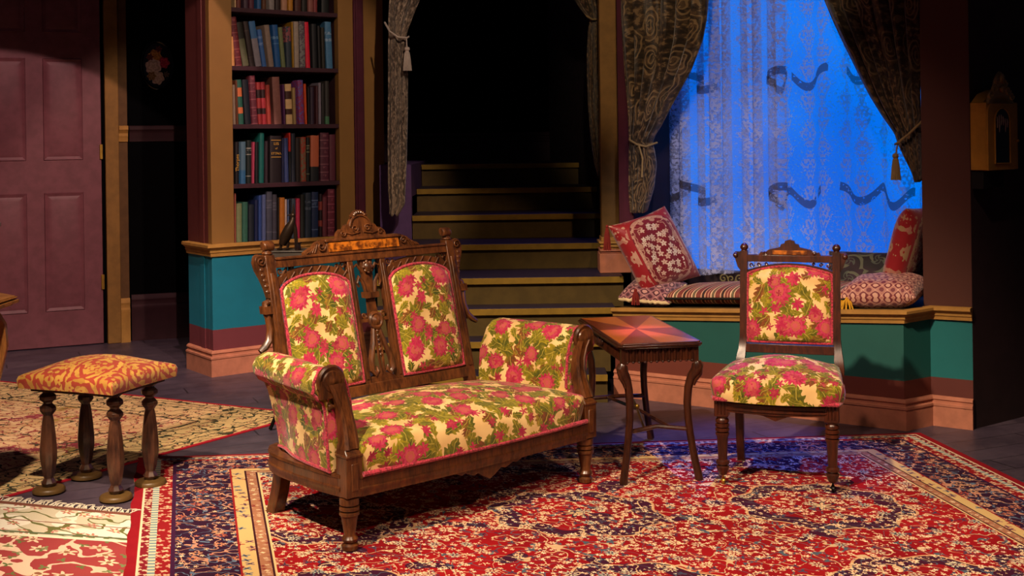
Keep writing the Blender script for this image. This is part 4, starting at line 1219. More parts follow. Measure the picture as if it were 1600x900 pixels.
# ------------------------------------------------------------------ settee
FT = frame(-.551, 3.998, .739, .674, ZR)
stt = thing('settee', 'carved walnut settee upholstered in floral cut velvet at the centre', 'settee', M=FT)
LX = 1.11
for xx in (0.0, LX):
    l = turned(LEGP).xf(lambda p: (p.x * 1.05 + xx, p.y * 1.05, p.z * .98)).build('front_leg', W_SETTEE, stt)
for xx, sx in ((.05, 1), (LX - .11, -1)):
    mb = MB()
    def fl(a, b):
        return None
    prof = [(.0, .50, .20), (.0, .53, .14), (.0, .555, .08), (.0, .585, .0)]
    vs = []
    for (_, yy, zz) in [(0, .485, .21), (0, .492, .15), (0, .512, .08), (0, .545, .0)]:
        vs += [(xx - .024, yy - .026, zz), (xx + .024, yy - .026, zz), (xx + .024, yy + .026, zz), (xx - .024, yy + .026, zz)]
    fs = [(3, 2, 1, 0), (12, 13, 14, 15)]
    for k in range(3):
        for i in range(4): j = (i + 1) % 4; fs.append((k*4+j, k*4+i, (k+1)*4+i, (k+1)*4+j))
    mb.add(vs, [f[::-1] for f in fs]).build('rear_leg', W_SETTEE, stt, bevel=.004)
# seat frame: moulded front rail, side rails curving round the back corners
mb = MB()
def rail_path(pts, z0, z1, th, moulded=True):
    pr = [(-th/2, z0), (th/2, z0), (th/2, z0 + (z1-z0)*.2), (th/2 + .004, z0 + (z1-z0)*.28), (th/2 + .004, z0 + (z1-z0)*.4), (th/2, z0 + (z1-z0)*.46), (th/2, z0 + (z1-z0)*.8), (th/2 + .004, z0 + (z1-z0)*.86), (th/2 + .003, z1), (-th/2, z1)]
    V = [Vector(p) for p in pts]; n = len(V); rows = []
    for i in range(n):
        t_ = (V[min(i+1, n-1)] - V[max(i-1, 0)]).normalized(); nn = Vector((t_.y, -t_.x))
        rows.append([(V[i].x + nn.x * o, V[i].y + nn.y * o, z) for o, z in pr])
    m = len(pr); vs = [p for r_ in rows for p in r_]; fs = []
    for i in range(n - 1):
        for j in range(m): q = (j + 1) % m; fs.append((i*m+j, (i+1)*m+j, (i+1)*m+q, i*m+q))
    fs.append(list(range(m - 1, -1, -1))); fs.append([(n-1)*m + j for j in range(m)])
    return vs, fs
fp = [(.02 + 1.07 * i / 24, -.012 - .014 * math.sin(PI * i / 24)) for i in range(25)]
mb.add(*rail_path(fp, .176, .246, .04))
mb.build('seat_rail', W_SETTEE, stt)
for sg in (0, 1):
    pts = [(-.012, .50 - .0), (.01, .47), (-.015, .42), (-.028, .36), (-.03, .25), (-.026, .12), (-.012, .0)]
    pts = [(.06, .515), (.025, .50), (-.0, .465), (-.016, .42), (-.024, .36), (-.028, .25), (-.024, .12), (-.012, .01)]
    if sg: pts = [(LX - p[0] - .07 * sstep(.1, .5, p[1]), p[1]) for p in pts][::-1]
    MB().add(*rail_path(pts, .178, .250, .036)).build('side_rail', W_SETTEE, stt)
MB().box(.05, 1.0, .49, .53, .18, .25).build('rear_rail', W_SETTEE, stt, bevel=.003)
# drop apron ornament under the front rail
hw_ = .155
po = [(-hw_, .18), (-hw_, .170), (-.13, .160), (-.115, .166), (-.10, .160), (-.075, .150), (-.055, .156), (-.04, .146), (-.02, .134), (0, .124), (.02, .134), (.04, .146), (.055, .156), (.075, .150), (.10, .160), (.115, .166), (.13, .160), (hw_, .170), (hw_, .18)]
po = [(p[0] + .585, p[1]) for p in po]
MB().prism(po[::-1], -.036, -.016).build('carved_apron', W_SETTEE, stt, bevel=.003)
# corner blocks with chamfered caps
for xx in (0.0, LX):
    mb = MB().box(xx - .031, xx + .031, -.034, .030, .178, .315)
    mb.add([(xx - .031, -.034, .315), (xx + .031, -.034, .315), (xx + .031, .03, .315), (xx - .031, .03, .315), (xx - .027, -.008, .350), (xx + .027, -.008, .350), (xx + .027, .03, .350), (xx - .027, .03, .350)],
           [(4, 5, 6, 7), (0, 1, 5, 4), (1, 2, 6, 5), (2, 3, 7, 6), (3, 0, 4, 7)])
    mb.box(xx - .034, xx + .034, -.037, .032, .308, .318)
    mb.box(xx - .013, xx + .013, -.038, -.032, .20, .29)
    mb.build('corner_block', W_SETTEE, stt, bevel=.003)
# seat cushion
mb = MB().grid(pad(1.095, .98, .55, .246, .105, .058, .024), 80, 44, M=Matrix.Translation((LX / 2 - .0, -.035, 0)))
mb.xf(lambda p: (p.x - .03 * sstep(.2, .5, p.y), p.y, p.z))
sc_ = mb.build('seat_cushion', M_FLORAL, stt)
pts = [(.03 + 1.05 * i / 40, -.040 - .016 * math.sin(PI * i / 40), .250) for i in range(41)]
MB().tube(pts, .009, 8).build('piping', M_PIPE, sc_, label='crimson gimp edging')
# arms
ARM = [(.052, .25), (.050, .32), (.046, .40), (.040, .47), (.030, .525), (.012, .565), (-.018, .592), (-.055, .598), (-.088, .585), (-.106, .555), (-.104, .522), (-.085, .500), (-.062, .486), (-.054, .455), (-.050, .40), (-.046, .33), (-.040, .252)]
def arm_fn(mir):
    def fn(a, b):
        q = a * (len(ARM) - 1); i = min(int(q), len(ARM) - 2); t = q - i
        x_ = ARM[i][0] * (1 - t) + ARM[i+1][0] * t; z_ = ARM[i][1] * (1 - t) + ARM[i+1][1] * t
        y_ = .045 + .455 * b
        low = 1 - sstep(.25, .6, z_)
        outer = sstep(-.02, -.05, x_) if x_ < -.02 else 0
        outer = 1 if x_ < -.02 else 0
        x_ += .03 * sstep(.25, .50, y_) * low * outer
        x_ += .035 * sstep(.05, .5, y_)
        if outer: y_ -= .03 * low * sstep(.3, .5, y_)
        # stuffed ends
        e = min(1, b / .06, (1 - b) / .10); e = math.sqrt(max(0, 1 - (1 - e) ** 2))
        cx_, cz_ = -.02, .45
        if z_ > .5: x_ = -.03 + (x_ + .03) * (.86 + .14 * e); z_ = .53 + (z_ - .53) * (.85 + .15 * e)
        if mir: x_ = LX - x_ - .03 * sstep(.1, .5, y_)
        return (x_, y_, z_)
    return fn
for mir in (0, 1):
    mb = MB().grid(arm_fn(mir), 64, 30, flip=bool(mir))
    # end caps
    f_ = arm_fn(mir)
    for b_ in (0, 1):
        ring = [f_(i / 32, b_) for i in range(33)]
        mb.add(ring, [list(range(33)) if (b_ ^ mir) else list(range(32, -1, -1))])
    ar = mb.build('arm', M_FLORAL, stt)
    o1 = [f_(i / 40, .02) for i in range(4, 41)]
    o1 = [(p[0] + (-.003 if not mir else .003) * (1 if i > 20 else -1), p[1] - .004, p[2]) for i, p in enumerate(o1)]
    MB().tube(o1, .006, 7).build('piping', M_PIPE, ar, label='crimson gimp edging')
    lowp = [f_(1.0, i / 20) for i in range(21)]
    MB().tube([(p[0] + (-.002 if not mir else .002), p[1], p[2] + .004) for p in lowp], .006, 7).build('piping', M_PIPE, ar)
# arm supports: S-shaped scrolled fronts
for mir in (0, 1):
    path = [(0, -.006, .335), (.003, .004, .365), (.006, .016, .40), (.004, .028, .44), (-.004, .036, .48), (-.018, .038, .52), (-.03, .036, .548)]
    wd_ = [.030, .028, .026, .025, .026, .029, .032]
    vs = []; fs = []
    for k, ((px, py, pz), ww) in enumerate(zip(path, wd_)):
        X_ = lambda v: LX - v if mir else v
        for (ax, ay) in ((-ww, -.016), (-ww * .55, -.022), (-ww * .45, -.018), (ww * .45, -.018), (ww * .55, -.022), (ww, -.016), (ww, .02), (-ww, .02)):
            vs.append((X_(px + ax), py + ay, pz))
    for k in range(len(path) - 1):
        for i in range(8):
            j = (i + 1) % 8; f = (k*8+i, k*8+j, (k+1)*8+j, (k+1)*8+i); fs.append(f[::-1] if mir else f)
    mb = MB().add(vs, fs)
    sc = LX + .04 if mir else -.04
    mb.lathe([(.050, 0), (.054, .006), (.054, .016), (.048, .022), (.042, .018), (.036, .018), (.033, .024), (.014, .026), (.008, .030)], 28, Matrix.Translation((sc, .052, .555)) @ Matrix.Rotation(PI / 2, 4, 'X') @ Matrix.Scale(1, 4))
    mb.box(sc - .045, sc + .045, .03, .052, .50, .56)
    mb.build('arm_support', W_SETTEE, stt)
    if mir == 0:
        MB().lathe([(.006, 0), (.010, .004), (.010, .016), (.013, .019), (.013, .028), (.010, .031)], 14, Matrix.Translation((-.02, .045, .47)) @ Matrix.Rotation(-PI / 2, 4, 'Y')).build('peg', W_SETTEE, stt)
# back: everything leans, y = .5 + .25 (z - .4)
def lean(p): return (p[0], .50 + .25 * (p[2] - .4) + p[1], p[2])
CX = .512
for sg in (-1, 1):
    px = CX + sg * .430
    mb = MB().box(px - .020, px + .020, -.018, .022, .24, .925)
    mb.box(px - .010, px + .010, -.024, -.016, .42, .86)
    mb.lathe([(.018, 0), (.022, .006), (.016, .012), (.014, .022)], 16, Matrix.Translation((px, 0, .925)))
    # scrolled finial
    mb.lathe([(.016, -.022), (.019, -.018), (.019, .018), (.016, .022)], 20, Matrix.Translation((px - sg * .004, -.004, .958)) @ Matrix.Rotation(PI / 2, 4, 'Y') @ Matrix.Rotation(0, 4, 'Z'))
    mb.xf(lean).build('back_post', W_SETTEE, stt, bevel=.003)
    # outer ear scroll and bracket down to the arm
    mb = MB()
    ex = px + sg * .038
    mb.lathe([(.020, -.014), (.024, -.012), (.024, .012), (.020, .014)], 20, Matrix.Translation((ex, 0, .905)) @ Matrix.Rotation(PI / 2, 4, 'X'))
    mb.tube(spiral(ex, -.016, .905, .018, 1.3, 20, sg), .003, 6)
    ear = [(px + sg * .02, .925), (ex + sg * .016, .922), (ex + sg * .026, .90), (ex + sg * .020, .87), (ex + sg * .006, .84), (px + sg * .030, .80), (px + sg * .024, .77), (px + sg * .02, .77)]
    mb.prism(ear if sg < 0 else ear[::-1], -.014, .014)
    for k in range(5): mb.ell((px + sg * (.040 - .004 * k), -.012, .875 - .020 * k), (.010, .006, .008), 8)
    mb.xf(lean).build('ear_scroll', W_SETTEE, stt)
    mb = MB()
    bp = [(px + sg * .016, .0, .76), (px + sg * .038, 0, .752), (px + sg * .040, 0, .725), (px + sg * .034, 0, .70), (px + sg * .032, 0, .66), (px + sg * .042, 0, .62), (px + sg * .064, 0, .598), (px + sg * .085, 0, .585)]
    mb.tube(bp, [.010, .012, .014, .013, .013, .014, .014, .010], 8)
    mb.box(px + sg * .036 - .018, px + sg * .036 + .018, -.018, .018, .715, .742)
    mb.xf(lean).build('side_bracket', W_SETTEE, stt)
mb = MB().box(CX - .41, CX + .41, -.016, .018, .876, .912).box(CX - .41, CX + .41, -.020, .0, .905, .914)
mb.xf(lean).build('top_rail', W_SETTEE, stt, bevel=.002)
mb = MB().box(CX - .42, CX + .42, -.016, .02, .375, .415)
mb.xf(lean).build('bottom_rail', W_SETTEE, stt, bevel=.003)
for sx in (CX - .078, CX + .078):
    MB().box(sx - .013, sx + .013, -.014, .016, .41, .88).box(sx - .005, sx + .005, -.018, -.012, .43, .86).xf(lean).build('stile', W_SETTEE, stt, bevel=.002)
# crest: burl panel, scroll ends, pediment
cr_ = MB().box(CX - .175, CX + .175, -.016, .016, .912, .958).box(CX - .182, CX + .182, -.022, .02, .955, .966)
cr_ = cr_.xf(lean).build('crest_rail', W_SETTEE, stt, bevel=.003)
MB().box(CX - .168, CX + .168, -.019, -.015, .918, .952).xf(lean).build('burl_panel', M_BURL, cr_, label='amber burl veneer')
for sg in (-1, 1):
    mb = MB()
    sp_ = [(CX + sg * .175, .912), (CX + sg * .175, .958), (CX + sg * .195, .962), (CX + sg * .215, .955), (CX + sg * .232, .940), (CX + sg * .262, .928), (CX + sg * .275, .920), (CX + sg * .275, .912)]
    mb.prism(sp_ if sg < 0 else sp_[::-1], -.012, .012)
    mb.tube(spiral(CX + sg * .197, -.015, .940, .018, 1.5, 24, sg), .0036, 6)
    for k in range(4): mb.tube([(CX + sg * (.215 + .012 * k), -.014, .950 - .008 * k), (CX + sg * (.232 + .012 * k), -.014, .918)], .003, 5)
    mb.xf(lean).build('crest_scroll', W_SETTEE, stt, bevel=.002)
mb = MB()
pe = [(CX + .118, .966), (CX + .112, .985), (CX + .095, .998), (CX + .078, .998), (CX + .070, 1.012), (CX + .056, 1.016)] + arc(CX, .998, .052, .35, PI - .35, 12, .050) + [(CX - .056, 1.016), (CX - .070, 1.012), (CX - .078, .998), (CX - .095, .998), (CX - .112, .985), (CX - .118, .966)]
mb.prism(pe, -.012, .012)
for sg in (-1, 1):
    mb.tube(spiral(CX + sg * .03, -.014, 1.0, .016, 1.5, 22, sg), .003, 6)
    mb.tube(spiral(CX + sg * .090, -.014, .983, .012, 1.3, 20, sg), .003, 6)
    mb.tube([(CX + sg * .01, -.014, .985), (CX + sg * .05, -.014, .978), (CX + sg * .075, -.014, .985)], .003, 5)
mb.tube([(p[0], -.012, p[1]) for p in arc(CX, .998, .052, .2, PI - .2, 16, .052)], .005, 6)
for k in range(7):
    a = PI * (k + .5) / 7
    mb.ell((CX + .024 * math.cos(a), -.004, 1.050 + .012 * math.sin(a)), (.010, .016, .009), 10)
mb.tube([(CX - .04, -.004, 1.046), (CX, -.008, 1.053), (CX + .04, -.004, 1.048)], .006, 6)
mb.xf(lean).build('pediment', W_SETTEE, stt)
# arched carved spandrels over each pad, and the pads
PB = .425
for sg in (-1, 1):
    pc = CX + sg * .249; hw = .155
    def arch_z(s, o=0): return .800 + .062 * math.sqrt(max(0, 1 - s * s * .92)) + o - .018
    mb = MB()
    nn_ = 20
    up_ = [(pc + hw * (2 * i / nn_ - 1) * 1.03, .878) for i in range(nn_ + 1)]
    lo_ = [(pc + hw * (2 * i / nn_ - 1) * 1.03, arch_z(2 * i / nn_ - 1, .002)) for i in range(nn_ + 1)]
    for i in range(nn_):
        # pierced corners: leave gaps away from the arch band
        s0, s1 = 2 * i / nn_ - 1, 2 * (i + 1) / nn_ - 1
        b0 = min(.878, lo_[i][1] + .026); b1 = min(.878, lo_[i+1][1] + .026)
        mb.prism([lo_[i], lo_[i+1], (lo_[i+1][0], b1), (lo_[i][0], b0)], -.010, .010)
    for k in range(8):
        s = -1 + .25 * k + .1
        xx = pc + hw * s; zz = arch_z(s, .014)
        mb.tube([(xx, -.012, zz - .010), (xx + .02, -.013, zz + .012)], .0026, 5)
    for e_ in (-1, 1):
        for k in range(3):
            r_ = .014 - .003 * k
            mb.tube(spiral(pc + e_ * (hw - .016 - .026 * k), -.004, .862 - .004 * k, r_, 1.2, 16, e_), .0036, 6)
        mb.tube([(pc + e_ * (hw - .004), 0, .80), (pc + e_ * (hw - .012), -.004, .835), (pc + e_ * (hw - .04), -.004, .868)], .005, 6)
    mb.xf(lean).build('carved_spandrel', W_SETTEE, stt)
    def pf(a, b):
        s = 2 * a - 1; s = math.copysign(1 - (1 - abs(s)) ** 1.8, s); t = 2 * b - 1; t = math.copysign(1 - (1 - abs(t)) ** 1.8, t)
        zt = arch_z(s, -.004); x_ = pc + s * (hw - .004)
        z_ = PB + (zt - PB) * (t + 1) / 2
        f = (max(0, 1 - abs(s) ** 5) * max(0, 1 - abs(t) ** 5)) ** .5
        return lean((x_, -.006 - .040 * f, z_))
    mb = MB().grid(pf, 36, 44)
    bp_ = mb.build('back_pad', M_FLORAL, stt)
    ol = [(pc - hw + .004, PB + (arch_z(-1) - PB) * i / 12) for i in range(12)] + [(pc + (hw - .004) * (2 * i / 20 - 1), arch_z(2 * i / 20 - 1, -.002)) for i in range(21)] + [(pc + hw - .004, arch_z(1) - (arch_z(1) - PB) * (i + 1) / 12) for i in range(12)] + [(pc + (hw - .004) * (1 - 2 * (i + 1) / 12), PB) for i in range(11)]
    MB().tube([lean((p[0], -.014, p[1])) for p in ol], .0065, 7, closed=True).build('piping', M_PIPE, bp_, label='crimson gimp edging')
# carved centre splat
mb = MB()
mb.prism([(CX - .022, .64), (CX + .022, .64), (CX + .014, .75), (CX + .026, .84), (CX + .030, .876), (CX - .030, .876), (CX - .026, .84), (CX - .014, .75)], -.008, .010)
mb.lathe([(.030, 0), (.034, .004), (.034, .012), (.026, .016), (.020, .012), (.012, .018), (.004, .022)], 24, Matrix.Translation((CX, -.006, .645)) @ Matrix.Rotation(PI / 2, 4, 'X'))
mb.ell((CX, -.012, .850), (.019, .016, .022), 14)
for k in range(8):
    a = 2 * PI * k / 8
    mb.ell((CX + .018 * math.cos(a), -.016, .850 + .020 * math.sin(a)), (.007, .006, .007), 8)
mb.box(CX - .032, CX + .032, -.020, .012, .730, .752)
mb.box(CX - .064, CX + .064, -.010, .010, .640, .652)
for sg in (-1, 1):
    mb.tube([(CX + sg * .018, -.006, .73), (CX + sg * .030, -.008, .79), (CX + sg * .046, -.008, .812), (CX + sg * .056, -.006, .79), (CX + sg * .048, -.006, .775)], [.006, .008, .008, .007, .005], 7)
    mb.tube([(CX + sg * .024, -.004, .83), (CX + sg * .045, -.004, .86), (CX + sg * .06, -.004, .85)], [.006, .006, .004], 6)
    mb.tube([(CX + sg * .012, -.006, .62), (CX + sg * .026, -.008, .56), (CX + sg * .046, -.008, .50), (CX + sg * .05, -.008, .46), (CX + sg * .035, -.008, .442), (CX + sg * .022, -.008, .455), (CX + sg * .026, -.008, .472)], [.008, .011, .013, .012, .010, .008, .005], 8)
    mb.tube([(CX + sg * .008, -.008, .62), (CX + sg * .010, -.010, .55), (CX + sg * .006, -.008, .44)], .006, 6)
    mb.tube(spiral(CX + sg * .045, -.004, .665, .012, 1.2, 16, sg), .004, 6)
for k in range(6): mb.ell((CX, -.012, .605 - .018 * k), .0065, 8)
mb.prism([(CX - .062, .415), (CX + .062, .415), (CX + .05, .432), (CX + .015, .445), (CX, .452), (CX - .015, .445), (CX - .05, .432)], -.012, .012)
mb.xf(lean).build('carved_splat', W_SETTEE, stt)

# ------------------------------------------------------------------ side chair
FH = frame(.795, 4.684, .389, -.127, ZR)
chh = thing('side_chair', 'small armless side chair in floral velvet with dark turned legs on casters', 'chair', M=FH)
CW = .41
CL = [(.009, .040), (.013, .044), (.018, .060), (.021, .072), (.015, .078), (.021, .084), (.021, .094), (.014, .10), (.0155, .14), (.018, .188), (.021, .194), (.022, .202), (.0165, .206), (.022, .210), (.022, .219), (.0165, .223), (.022, .227), (.022, .236), (.0165, .240), (.021, .244), (.021, .254), (.017, .260), (.019, .275)]
for xx in (0.0, CW):
    mb = turned(CL).xf(lambda p: (p.x * 1.22 + xx, p.y * 1.22, p.z))
    lg = mb.build('front_leg', W_CHAIR, chh)
    mb = MB().lathe([(.011, -.005), (.013, 0), (.013, .005)], 16, Matrix.Translation((xx, .010, .013)) @ Matrix.Rotation(PI / 2, 4, 'Y'))
    mb.tube([(xx, 0, .042), (xx, .008, .03), (xx + .008, .010, .014)], .004, 6); mb.tube([(xx, 0, .042), (xx, .008, .03), (xx - .008, .010, .014)], .004, 6)
    mb.build('caster', P_IRON if xx else P_BRASS, lg)
    mb = MB().box(xx - .027, xx + .027, -.027, .027, .268, .338)
    for k in (-1, 0, 1): mb.box(xx + k * .013 - .003, xx + k * .013 + .003, -.031, -.024, .278, .33)
    mb.build('corner_block', W_CHAIR, chh, bevel=.003)
for xx in (.02, CW - .02):
    vs = []
    sgn = 1 if xx < .2 else -1
    for (yy, zz, h) in ((.345, .33, .018), (.35, .2, .017), (.36, .1, .016), (.385, .0, .015)):
        vs += [(xx - h, yy - h, zz), (xx + h, yy - h, zz), (xx + h, yy + h, zz), (xx - h, yy + h, zz)]
    fs = [(3, 2, 1, 0), (12, 13, 14, 15)]
    for k in range(3):
        for i in range(4): j = (i + 1) % 4; fs.append((k*4+j, k*4+i, (k+1)*4+i, (k+1)*4+j))
    MB().add(vs, [f[::-1] for f in fs]).build('rear_leg', W_CHAIR, chh, bevel=.003)
fp = [(.02 + (CW - .04) * i / 16, -.010 - .022 * math.sin(PI * i / 16)) for i in range(17)]
mb = MB().add(*rail_path(fp, .288, .334, .03))
mb.tube([(p[0], p[1] - .018, .300) for p in fp], .003, 6); mb.tube([(p[0], p[1] - .018, .322) for p in fp], .003, 6)
ap = [(.10, .292), (.16, .284), (.18, .276), (.205, .266), (.23, .276), (.25, .284), (.31, .292)]
mb.prism(ap, -.040, -.02)
mb.build('seat_rail', W_CHAIR, chh)
MB().add(*rail_path([(.012, .345), (-.004, .25), (-.006, .12), (0, .01)], .288, .334, .03)).build('side_rail', W_CHAIR, chh)
MB().add(*rail_path([(CW, .01), (CW + .006, .12), (CW + .004, .25), (CW - .012, .345)], .288, .334, .03)).build('side_rail', W_CHAIR, chh)
MB().box(.02, CW - .02, .335, .36, .288, .334).build('rear_rail', W_CHAIR, chh)
mb = MB().grid(pad(.49, .42, .39, .334, .086, .058, .035), 48, 44, M=Matrix.Translation((CW / 2 + .003, -.035, 0)))
sc_ = mb.build('seat_cushion', M_FLORAL2, chh)
pp_ = []
for i in range(61):
    a = -.25 + (PI + .5) * i / 60
    cxx, syy = math.cos(PI + a - 0), math.sin(PI + a)
    pass
pp_ = [(-.022, .33), (-.032, .2), (-.036, .08), (-.034, .0)] + [(-.024 + (.458) * i / 20, -.040 - .020 * math.sin(PI * i / 20)) for i in range(21)] + [(CW + .034, .0), (CW + .036, .08), (CW + .032, .2), (CW + .022, .33)]
MB().tube([(p[0], p[1], .340) for p in pp_], .0085, 7).build('piping', M_PIPE, sc_, label='crimson gimp edging')
def lean2(p): return (p[0], .355 + .14 * (p[2] - .42) + p[1], p[2])
CC = .225
for sg in (-1, 1):
    def px_(z): return CC + sg * (.190 + .012 * sstep(.47, .40, z))
    vs = []; zs_ = [.33, .40, .44, .47, .52, .70, .865]
    for zz in zs_:
        h = .015 if zz > .46 else .018; xo = CC + sg * (.186 if zz > .5 else .186 + .012 * (1 - abs(zz - .40) / .12) if abs(zz - .40) < .12 else .186)
        dy = -.02 if zz < .45 else 0
        vs += [(xo - h, -h + dy, zz), (xo + h, -h + dy, zz), (xo + h, h + dy, zz), (xo - h, h + dy, zz)]
    fs = [(0, 1, 2, 3)[::-1], tuple(24 + i for i in range(4))]
    for k in range(6):
        for i in range(4): j = (i + 1) % 4; fs.append((k*4+i, k*4+j, (k+1)*4+j, (k+1)*4+i))
    mb = MB().add(vs, fs)
    mb.lathe([(.014, 0), (.011, .004), (.016, .010), (.017, .018), (.012, .027), (.004, .032)], 16, Matrix.Translation((CC + sg * .186, 0, .865)))
    ear = [(CC + sg * .20, .862), (CC + sg * .222, .862), (CC + sg * .232, .848), (CC + sg * .222, .832), (CC + sg * .212, .80), (CC + sg * .20, .785)]
    mb.prism(ear if sg < 0 else ear[::-1], -.010, .010)
    mb.ell((CC + sg * .220, -.006, .847), (.012, .012, .012), 10)
    mb.xf(lean2).build('back_post', W_CHAIR, chh, bevel=.002)
mb = MB().box(CC - .178, CC + .178, -.013, .014, .822, .850).xf(lean2).build('top_rail', W_CHAIR, chh, bevel=.002)
MB().box(CC - .178, CC + .178, -.013, .014, .455, .490).xf(lean2).build('bottom_rail', W_CHAIR, chh, bevel=.002)
mb = MB()
cp = [(CC - .125, .850), (CC - .118, .862), (CC - .10, .860), (CC - .085, .872), (CC - .04, .882), (CC - .035, .894), (CC - .022, .897), (CC - .018, .908), (CC, .913), (CC + .018, .908), (CC + .022, .897), (CC + .035, .894), (CC + .04, .882), (CC + .085, .872), (CC + .10, .860), (CC + .118, .862), (CC + .125, .850)]
mb.prism(cp[::-1], -.012, .012)
for sg in (-1, 1): mb.tube(spiral(CC + sg * .098, -.013, .858, .010, 1.3, 16, sg), .0025, 5)
cst = mb.xf(lean2).build('crest', W_CHAIR, chh)
MB().box(CC - .07, CC + .07, -.015, -.011, .853, .870).xf(lean2).build('burl_panel', M_BURL, cst, label='amber burl veneer')
def az(s, o=0): return .775 + .030 * (1 - s * s) + o
mb = MB()
nn_ = 18
for i in range(nn_):
    s0, s1 = 2 * i / nn_ - 1, 2 * (i + 1) / nn_ - 1
    mb.prism([(CC + .172 * s0, az(s0)), (CC + .172 * s1, az(s1)), (CC + .172 * s1, az(s1, .012)), (CC + .172 * s0, az(s0, .012))], -.008, .008)
for e_ in (-1, 1):
    for k in range(3): mb.tube(spiral(CC + e_ * (.155 - .03 * k), -.002, .808 + .003 * k, .010 - .002 * k, 1.2, 14, e_), .003, 5)
mb.xf(lean2).build('carved_arch', W_CHAIR, chh)
def pf2(a, b):
    s = 2 * a - 1; s = math.copysign(1 - (1 - abs(s)) ** 1.8, s); t = 2 * b - 1; t = math.copysign(1 - (1 - abs(t)) ** 1.8, t)
    x_ = CC + s * .168; z_ = .500 + (az(s) - .500) * (t + 1) / 2
    f = (max(0, 1 - abs(s) ** 5) * max(0, 1 - abs(t) ** 5)) ** .5
    return lean2((x_, -.006 - .035 * f, z_))
bp_ = MB().grid(pf2, 36, 36).build('back_pad', M_FLORAL2, chh)
ol = [(CC - .168, .50 + (.775 - .50) * i / 10) for i in range(10)] + [(CC + .168 * (2 * i / 20 - 1), az(2 * i / 20 - 1)) for i in range(21)] + [(CC + .168, .775 - .275 * (i + 1) / 10) for i in range(10)] + [(CC + .168 * (1 - 2 * (i + 1) / 12), .50) for i in range(11)]
MB().tube([lean2((p[0], -.012, p[1])) for p in ol], .006, 7, closed=True).build('piping', M_PIPE, bp_, label='crimson gimp edging')

# ------------------------------------------------------------------ occasional table
FTB = frame(.398, 4.685, .985, .165, ZR)
tb = thing('side_table', 'rectangular mahogany side table with inlaid top between settee and side chair', 'table', M=FTB)
TW, TD, TH = .345, .73, .545
mtt = Mat('sunburst_veneer', .3, coat=1.0)
x, y, z = mtt.ob()
dx = (x - TW / 2) / TW; dy = (y - TD / 2) / TD
q1 = (dx.abs() - dy.abs()).gt(0.0); q2 = (dx * dy).gt(0.0)
k_ = (q1 - q2).abs()
g = mtt.noise(x * 10.0 + y * 4.0, y * 10.0 - x * 4.0, z, 6, 4)
c = mtt.mix(k_, mtt.mix(g, '#b0581c', '#dc7c24'), mtt.mix(g, '#6a2c12', '#8a3e18'))
bdr = (dx.abs().gt(.455)).max(dy.abs().gt(.477))
mtt.color(mtt.mix(bdr, c, '#3c1a0e'))
ch_ = .022
oct_ = [(ch_, 0), (TW - ch_, 0), (TW, ch_), (TW, TD - ch_), (TW - ch_, TD), (ch_, TD), (0, TD - ch_), (0, ch_)]
def inset(poly, k): return [(p[0] + (k if p[0] < TW / 2 else -k), p[1] + (k if p[1] < TD / 2 else -k)) for p in poly]
mb = MB().slab(oct_, TH - .016, TH - .006).slab(inset(oct_, .004), TH - .022, TH - .016)
tp = mb.build('tabletop', W_TABLE, tb, bevel=.003)
MB().slab(inset(oct_, .006), TH - .007, TH).build('inlaid_veneer', mtt, tp, bevel=.002, label='radiating veneer of light and dark wood')
mb = MB()
i_ = .022
mb.box(i_, TW - i_, i_, i_ + .018, TH - .075, TH - .022); mb.box(i_, TW - i_, TD - i_ - .018, TD - i_, TH - .075, TH - .022)
mb.box(i_, i_ + .018, i_, TD - i_, TH - .075, TH - .022); mb.box(TW - i_ - .018, TW - i_, i_, TD - i_, TH - .075, TH - .022)
n_ = 12
for k in range(n_):
    xx = i_ + .02 + (TW - 2 * i_ - .04) * k / (n_ - 1)
    for yy in (i_, TD - i_): mb.tube([(xx, yy, TH - .026), (xx, yy, TH - .070), ], .0075, 6); mb.ell((xx, yy, TH - .074), .0065, 8)
n_ = 34
for k in range(n_):
    yy = i_ + .02 + (TD - 2 * i_ - .04) * k / (n_ - 1)
    for xx in (i_, TW - i_): mb.tube([(xx, yy, TH - .026), (xx, yy, TH - .070)], .0055, 6)
mb.build('fluted_apron', W_TABLE, tb)
for xx in (i_ - .006, TW - i_ + .006):
    mb = MB()
    for k in range(7):
        mb.ell((xx, TD / 2 + (k - 3) * .014, TH - .045 + .006 * math.sin(k * 2)), (.008, .010, .012), 8)
    mb.tube(spiral(0, 0, 0, .016, 1.3, 18), .004, 6, Matrix.Translation((xx, TD / 2 - .04, TH - .045)) @ Matrix.Rotation(PI / 2, 4, 'Z'))
    mb.build('carved_cartouche', W_TABLE, tb)
